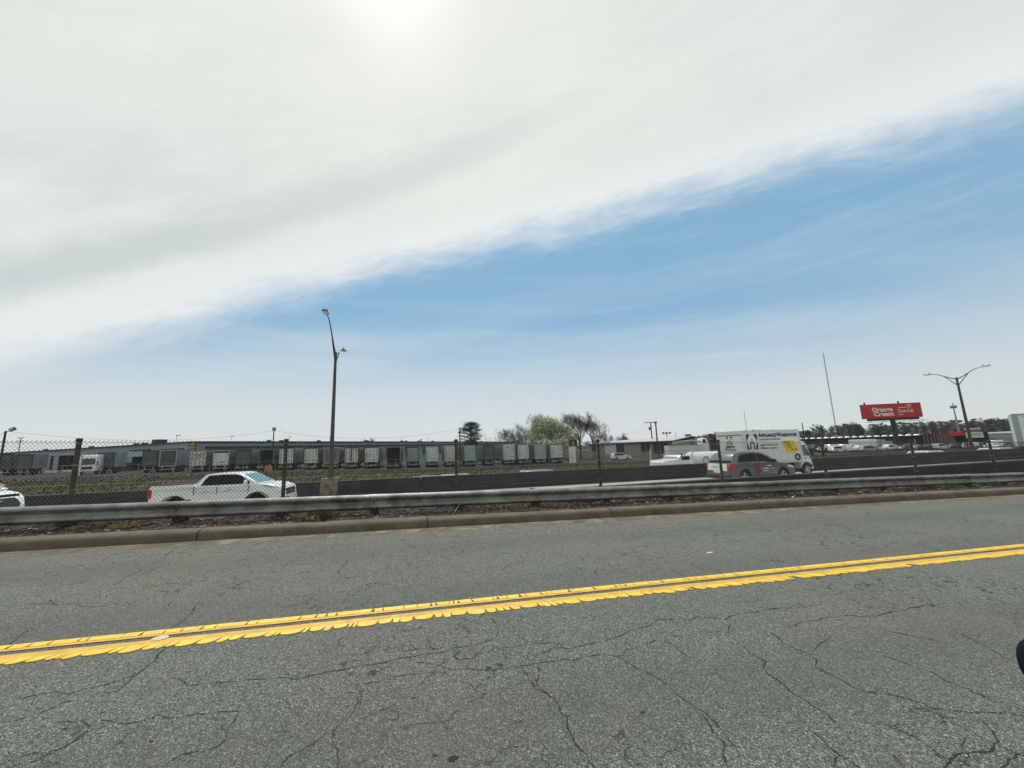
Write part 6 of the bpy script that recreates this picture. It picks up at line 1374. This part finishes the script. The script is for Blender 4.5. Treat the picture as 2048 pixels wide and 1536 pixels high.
for q_,(k_,px_,Y_,c_,l_) in enumerate((('sedan',1632,116,GP,'black saloon half hidden behind the thin pole right of the box truck'),('suv',1674,118,SP_,'silver car behind the leftmost white vans'),('sedan',1735,106,GP,'dark saloon in front of the white square truck body'),('suv',1773,118,WP,'white car just left of the billboard post'),('sedan',1826,114,SP_,'silver saloon left of the wood panelled building'),('suv',1906,118,GP,'dark car under the red roof corner'),('sedan',1948,117,GP,'black saloon beneath the white sign panel'),('van',1985,117,WP,'white van against the workshop wall'),('suv',2004,112,GP,'dark car in front of the workshop beside the lorry trailer'))): park(k_,px_,Y_,.1+.1*(q_%3),c_,l_)
park('van',1608,118,.1,GR,'dull green van just right of the box truck cab')
p = gpt(1741,112)
for i,(px,lb,cc) in enumerate(((1741,'white square truck body parked left of the billboard post',(.66,.70,.68)),(1759,'second truck body with dark patches right beside the white one',(.48,.52,.50)))):
    p = gpt(px,113+i*2); e = empty('truck_body',(p.x,p.y,p.z),.12,lb,'truck'); z_=at(px,878.5+i*.5,113+i*2).z-p.z
    MB().use(mat('lot_box_%d'%i if False else ('lot_box_white' if i==0 else 'lot_box_grey'),cc,.5,var=.15+.5*i,vs=.8)).b2(0,2.55,0,6,1.0,z_).build('box_body', e, bevel=.03); MB().use(TSILV).b2(-.03,2.58,-.05,.05,1.0,1.15).build('sill', e)
    for sg in (.35,2.2): MB().use(RUBBER).lathe([(.15,-.15),(.48,-.15),(.48,.15),(.15,.15)],12,'x',(sg,1.0,.48)).build('wheel', e, fix=True)
    MB().use(DARK).b2(.4,2.1,.2,5.8,.6,1.0).build('chassis', e)
e,h = simple_pole('lamp_stub',1829,878,100,.10,'thin pale leaning post in front of the wood panelled building','post',m=mat('pale_post',(.4,.4,.36),.7))
# pale road strip across the lawn
mb = MB().use(mat('pale_path',(.30,.29,.26),.85)); P_=[(1700,914,60),(1790,908,66),(1900,900,76),(1960,897,84),(2060,892,92)]
vs=[]
for px,py,Y in P_:
    g_=gpt(px,Y); vs += [(g_.x,g_.y,g_.z+.06),(g_.x,g_.y+2.6,zter(g_.x,g_.y+2.6)+.06)]
mb.add(vs,[(2*i,2*i+2,2*i+3,2*i+1) for i in range(len(P_)-1)]); tag(mb.build('path'), kind='structure')

# ------------------------------------------------------------------ skyline
for px,yt,w,lb,spire in ((1211.5,866,5.5,'pale blue tapering skyscraper far off between bare trees',True),(1223,871,7.5,'broader hazy office tower right of the tapering skyscraper',False)):
    Y=2600; t=at(px,yt,Y); W_=w/769*Y; e=empty('skyscraper',(t.x,Y,EYE-8),.2,lb,'skyscraper'); H_=t.z-EYE+8; GLs=mat('tower_glass_hazed',(.20,.30,.36),.35,.2)  # tower colour made pale blue, distance haze painted into it
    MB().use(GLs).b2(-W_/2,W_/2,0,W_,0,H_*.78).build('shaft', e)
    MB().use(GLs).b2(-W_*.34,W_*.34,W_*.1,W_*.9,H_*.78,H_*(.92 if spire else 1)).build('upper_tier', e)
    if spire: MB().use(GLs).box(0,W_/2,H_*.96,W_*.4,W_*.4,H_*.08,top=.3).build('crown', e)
    for i in range(12): MB().use(mat('tower_band',(.10,.15,.18),.4)).b2(-W_/2-.3,W_/2+.3,-.6,0,H_*.78*(i+.6)/12,H_*.78*(i+.6)/12+2.5).build('floor_band', e)

# ------------------------------------------------------------------ trees
BARK = mat('bark',(.055,.045,.038),.95,var=.4,vs=3); TWIG = mat('twig',(.075,.06,.052),.95)
LEAFG = mat('spring_leaf',(.26,.31,.13),.7,var=.5,vs=1.5,col2=(.48,.50,.34)); LEAFD = mat('spring_leaf_dark',(.07,.10,.035),.8); NEED = mat('pine_needles',(.012,.022,.014),.9,var=.4,vs=2); NEED2 = mat('pine_needles_light',(.025,.04,.022),.9)
def grow(mb, tips, p, d, L, r, depth, rg, spread=.55, up=.12, kids=3, minr=.012):
    n = 3; pts=[p]; rad=[r]; q=p.copy(); dd=d.copy()
    for i in range(n):
        dd = (dd+Vector((rg.gauss(0,.13),rg.gauss(0,.13),rg.gauss(up*.3,.08)))).normalized(); q = q+dd*L/n; pts.append(q.copy()); rad.append(max(minr,r*(1-.38*(i+1)/n)))
    mb.tube(pts,rad,5 if r>.08 else 3,False)
    if depth==0: tips.append((q,dd)); return
    k = kids+(1 if rg.random()<.35 else 0)
    for i in range(k):
        a = 2*math.pi*(i+rg.random()*.7)/k; ax = dd.orthogonal().normalized(); ax = Matrix.Rotation(a,3,dd)@ax
        sp_ = spread*rg.uniform(.6,1.25); nd = (dd*math.cos(sp_)+ax*math.sin(sp_)+Vector((0,0,up))).normalized()
        st_ = pts[-1] if i<2 else pts[rg.choice((1,2))+0]
        grow(mb,tips,Vector(st_),nd,L*rg.uniform(.62,.86),rad[-1]*rg.uniform(.62,.8),depth-1,rg,spread,up,kids,minr)
def tree(name, px, ytop, Y, label, kind='bare', seed=1, depth=5, spread=.5, trunk=.3, up=.12, wide=1.0, kids=3, group=None, minr=.018, lean=0, gz=None):
    rg = random.Random(seed); t=at(px,ytop,Y); z = zter(t.x,Y) if gz is None else gz; H=t.z-z
    e = empty(name,(t.x,Y,z),0,label,'tree',group)
    tips=[]; mb=MB().use(BARK); tr_=MB().use(BARK)
    th=H*trunk; r0=H*.020; tp=Vector((rg.gauss(0,.1)+lean*th,rg.gauss(0,.1),th)); tr_.tube([(0,0,-.3),tuple(tp*.5),tuple(tp)],[r0*1.25,r0,r0*.9],8,False); 
    k=kids+1
    for i in range(k):
        a=2*math.pi*(i+rg.random()*.5)/k; s_=spread*rg.uniform(.5,1.3); d=Vector((math.cos(a)*math.sin(s_)*wide,math.sin(a)*math.sin(s_),math.cos(s_))).normalized()
        grow(mb,tips,tp.copy(),d,H*(1-trunk)*.34,r0*.62,depth-1,rg,spread,up,kids,minr)
    grow(mb,tips,tp.copy(),Vector((lean,0,1)).normalized(),H*(1-trunk)*.38,r0*.7,depth-1,rg,spread,up,kids,minr)
    # normalise the height
    zm = max(v[2] for v in mb.v); f=(H-th)/(zm-th)
    def sc_(v): return (v[0]*max(f,.6) if f<1.6 else v[0]*1.6, v[1]*min(max(f,.6),1.6), th+(v[2]-th)*f)
    mb.v=[sc_(v) for v in mb.v]; tips=[(Vector(sc_(p)),d) for p,d in tips]
    tr_.build('trunk', e, smoothf=True); br_=mb.build('branches', e)
    if kind=='leafy':
        lf=MB()
        for p_,d_ in tips:
            dens = rg.random()
            for j in range(int(11*dens)+2):
                c=p_+Vector((rg.gauss(0,.38),rg.gauss(0,.38),rg.gauss(0,.33))); w=rg.uniform(.09,.22); a=Vector((rg.gauss(0,1),rg.gauss(0,1),rg.gauss(0,1))).normalized(); b=a.orthogonal().normalized()
                lf.use(LEAFG if rg.random()<.8 else LEAFD); lf.add([c-a*w,c+b*w*.7,c+a*w,c-b*w*.7],[(0,1,2,3)])
        tag(lf.build('leaves', e), kind='stuff')
    return e
def pine(name, px, ytop, Y, label, seed, wpx, group=None, n=70, low=.35, gz=None, dens=1.0):
    rg=random.Random(seed); t=at(px,ytop,Y); z=zter(t.x,Y) if gz is None else gz; H=t.z-z; e=empty(name,(t.x,Y,z),0,label,'tree',group); R=wpx/2/769*Y
    MB().use(BARK).tube([(0,0,-.3),(.1,0,H*.5),(0,0,H*.93)],[H*.02,H*.014,.05],7,False).build('trunk', e)
    br=MB().use(BARK); cr=MB()
    for i in range(n):
        tt=rg.random()**.8; zz=H*(low+(1-low)*tt); prof=math.sqrt(max(0,1-((tt-.55)/.62)**2)) if tt<.55 else math.sqrt(max(.02,1-((tt-.55)/.46)**2))
        a=rg.uniform(0,6.28); rr_=R*prof*rg.uniform(.45,1.0); c=Vector((math.cos(a)*rr_,math.sin(a)*rr_,zz)); br.tube([(0,0,zz-rr_*.35),tuple(c*.6+Vector((0,0,zz*.4-.1))),tuple(c)],[.07,.045,.02],3,False)
        cl_=R*rg.uniform(.20,.36)
        for j in range(int(75*dens)):
            v=Vector((rg.gauss(0,1),rg.gauss(0,1),rg.gauss(0,.45)))*cl_*.52; w=rg.uniform(.10,.2); b=Vector((rg.gauss(0,1),rg.gauss(0,1),rg.gauss(0,.7))).normalized(); o_=b.orthogonal()*w*.3
            p_=c+v; cr.use(NEED if rg.random()<.7 else NEED2); cr.add([p_-b*w-o_,p_-b*w+o_,p_+b*w],[(0,1,2)])
    tag(br.build('branches', e), kind='stuff'); tag(cr.build('needles', e), kind='stuff'); return e
pine('pine_tree',941,845,118,'dense dark round-topped pine behind the teal trailer',5,43,n=110,low=.42)
tree('blossoming_tree',1100,827,112,'broad tree in pale spring green leaf behind the right end of the trailers','leafy',11,6,.62,.16,.05,1.35,3,minr=.02)
tree('leafing_tree',1122,868,104,'low green bush-like tree under the broad spring tree','leafy',14,4,.7,.15,.02,1.3,3,minr=.02)
tree('bare_tree',1048,842,118,'thin leaning bare tree left of the broad spring tree','bare',21,5,.40,.3,.2,.8,3,lean=-.08)
tree('bare_tree',1020,853,122,'small bushy bare tree right of the pine, before the spring tree','bare',22,6,.6,.2,.08,1.1,3)
tree('bare_tree',1036,866,116,'low twiggy bare tree between the two taller bare ones','bare',23,5,.65,.15,.05,1.2,3)
tree('bare_tree',1156,820,108,'tallest bare tree standing right beside the signal box','bare',24,6,.42,.3,.16,.8,3)
tree('bare_tree',1184,822,112,'wide dense bare tree right of the tallest one','bare',25,6,.55,.22,.12,1.05,3)
tree('bare_tree',1196,862,118,'low dark bare tree at the right foot of the dense one','bare',26,5,.6,.2,.1,1.1,3)
tree('bare_tree',1243,863,150,'bare crown rising over the warehouse roof right of the far towers','bare',27,6,.62,.25,.1,1.2,3)
tree('bare_tree',973,868,150,'sparse bare tree just right of the pine','bare',28,4,.6,.3,.1,1.2,2)
tree('bare_tree',994,870,155,'very sparse bare tree in the gap between pine and bushes','bare',29,4,.5,.3,.1,1.0,2)
tree('bare_tree',740,874,230,'tiny distant bare crown above the terminal roof','bare',30,5,.7,.3,.1,1.3,3,minr=.06)
pine('pine_tree',841,877,230,'tiny distant flat-topped tree above the terminal roof',31,11,n=24,dens=.5)
tree('bare_tree',1432,861,175,'greyish bare tree left of the box truck roof','bare',32,6,.65,.2,.08,1.2,3,minr=.04)
tree('bare_tree',1412,868,190,'small pale bare tree over the brown building','bare',33,5,.65,.2,.08,1.2,3,minr=.05)
tree('bare_tree',1700,842,300,'bare treetop sticking out of the wood left of the billboard','bare',34,5,.5,.3,.12,1.0,3,minr=.08)
tree('bare_tree',1640,846,300,'bare treetop sticking out of the wood right of the thin pole','bare',35,5,.5,.3,.12,1.0,3,minr=.08)
tree('bare_tree',2000,834,300,'bare treetop sticking out of the wood beside the lorry trailer','bare',36,5,.5,.3,.12,1.0,3,minr=.08)
# far wood
rg=random.Random(77); wd=MB(); PINEF=mat('far_pine',(.018,.030,.026),.95); PINEG=mat('far_pine_light',(.032,.047,.036),.95); BROWNF=mat('far_twigs',(.085,.075,.07),.95); BROWNG=mat('far_twigs_dark',(.05,.045,.045),.95)
def topy(px): return lin(px,[(600,900),(1390,880),(1420,872),(1470,863),(1500,858),(1560,860),(1640,858),(1660,848),(1700,844),(1760,846),(1800,842),(1850,840),(1900,840),(1960,836),(2000,834),(2048,840),(2400,838)])
ptt=MB()
for i in range(330):
    px=rg.uniform(1395,2330) if i<290 else rg.uniform(-300,2300); Y=rg.uniform(250,420)
    if i>=290: continue
    yt=topy(px)+abs(rg.gauss(0,5)); t=at(px,yt,Y); z=zter(t.x,Y); H=t.z-z
    if H<5: continue
    isp=rg.random()<.5
    wd.use(BROWNG).tube([(t.x,Y,z),(t.x+rg.gauss(0,.4),Y,z+H*.9)],[.28,.08],4,False)
    R=H*rg.uniform(.16,.27)
    if isp:
        for k in range(12):
            tt=rg.random(); c=Vector((t.x+rg.gauss(0,R*.55),Y+rg.gauss(0,R*.5),z+H*(.38+.6*tt))); rr_=R*(.55-.25*tt)
            for j in range(34):
                v=Vector((rg.gauss(0,1),rg.gauss(0,1),rg.gauss(0,.6)))*rr_*.6; w=rg.uniform(.3,.7); b=Vector((rg.gauss(0,1),rg.gauss(0,1),rg.gauss(0,1))).normalized(); o_=b.orthogonal()*w*.6; p_=c+v
                wd.use(PINEF if rg.random()<.75 else PINEG).add([p_-b*w-o_,p_-b*w+o_,p_+b*w],[(0,1,2)])
    else:
        for k in range(150):
            a=rg.uniform(0,6.28); el=rg.uniform(.1,1.5); c=Vector((t.x,Y,z+H*rg.uniform(.3,.7))); L=R*rg.uniform(.5,1.5); d=Vector((math.cos(a)*math.cos(el),math.sin(a)*math.cos(el),math.sin(el))); q=c+d*L
            if q.z>z+H: q.z=z+H*rg.uniform(.9,1)
            wd.use(BROWNF if rg.random()<.6 else BROWNG)
            for m_ in range(3):
                e_=q+Vector((rg.gauss(0,.8),rg.gauss(0,.8),rg.gauss(.4,.7))); o_=Vector((.06,.0,0)); s0_=c.lerp(q,.6)
                wd.add([s0_-o_,s0_+o_,e_],[(0,1,2)])
            wd.add([c-Vector((.07,0,0)),c+Vector((.07,0,0)),q],[(0,1,2)])
# undergrowth so the wood closes towards the ground
for i in range(9000):
    px=rg.uniform(1395,2330); Y=rg.uniform(250,400); x_=at(px,870,Y).x; z=zter(x_,Y); hh=rg.random()**1.4*9; w=rg.uniform(.5,1.3); b=Vector((rg.gauss(0,1),rg.gauss(0,1),rg.gauss(0,1))).normalized(); o_=b.orthogonal()*w*.7; p_=Vector((x_,Y,z+hh))
    wd.use(rg.choice((PINEF,PINEG,BROWNG))).add([p_-b*w-o_,p_-b*w+o_,p_+b*w],[(0,1,2)])
tag(wd.build('far_wood'),'distant mixed wood of pines and bare trees along the right skyline','wood',kind='stuff')
# low distant trees behind the yard so the skyline never ends bare
wd=MB()
for i in range(7000):
    px=rg.uniform(-400,1420); Y=rg.uniform(380,460); x_=at(px,890,Y).x; z=zter(x_,Y); hh=rg.random()**1.3*(6.5 if 930<px<1420 else 4); w=rg.uniform(.6,1.5); b=Vector((rg.gauss(0,1),rg.gauss(0,1),rg.gauss(0,1))).normalized(); o_=b.orthogonal()*w*.7; p_=Vector((x_,Y,z+hh))
    wd.use(rg.choice((PINEF,PINEG,BROWNG,BROWNF))).add([p_-b*w-o_,p_-b*w+o_,p_+b*w],[(0,1,2)])
tag(wd.build('far_hedgerow'),'low dark line of distant trees behind the yard and warehouse','trees',kind='stuff')
# scrub near the end of the trailer row
sb=MB()
for i in range(1500):
    px=rg.uniform(1128,1210); Y=rg.uniform(90,104); x_=at(px,915,Y).x; z=zter(x_,Y); hh=rg.random()**1.5*2.2; w=rg.uniform(.06,.2); b=Vector((rg.gauss(0,1),rg.gauss(0,1),rg.gauss(0,1))).normalized(); o_=b.orthogonal()*w*.5; p_=Vector((x_,Y,z+hh))
    sb.use(rg.choice((BROWNG,LEAFD,mat('rust_scrub',(.16,.07,.03),.9)))).add([p_-b*w-o_,p_-b*w+o_,p_+b*w],[(0,1,2)])
tag(sb.build('scrub'),'rusty brown scrub between the last trailer and the low warehouse','scrub',kind='stuff')

# ------------------------------------------------------------------ the car's wing mirror at the right edge
mp = at(2106,1338,.80)
wm = empty('wing_mirror',mp,.0,'black rounded housing of a car wing mirror at the right edge','wing mirror')
ml = MB().use(mat('mirror_black',(.006,.008,.014),.9,spec=.1)).lathe([(0,-.085),(.03,-.083),(.052,-.06),(.062,-.02),(.062,.03),(.05,.04),(0,.04)],24,'x')
o = ml.build('housing', wm, smoothf=True); o.scale=(.8,.75,.95); o.location=(.03,0,0)
MB().use(mat('mirror_glass',(.5,.5,.5),.05,1.0)).b2(.06,.063,-.035,.035,-.04,.04).build('glass', wm)
MB().use(BLACK).tube([(.05,0,-.03),(.12,-.03,-.08),(.2,-.1,-.12)],.015,8).build('arm', wm)

# ------------------------------------------------------------------ haze
HAZE = .00012
if HAZE:
    hz_ = MB().b2(-2200,2600,-400,3400,-14,260); 
    m = bpy.data.materials.new('haze_air'); m.use_nodes=True; t=m.node_tree; t.nodes.clear(); v=N(t,'ShaderNodeVolumePrincipled'); v.inputs['Density'].default_value=HAZE; v.inputs['Color'].default_value=(.80,.88,.95,1); v.inputs['Anisotropy'].default_value=.2
    oo=N(t,'ShaderNodeOutputMaterial'); t.links.new(v.outputs[0],oo.inputs['Volume']); hz_.use(m); hz_.m=[0]*len(hz_.f)
    tag(hz_.build('haze'), kind='stuff')
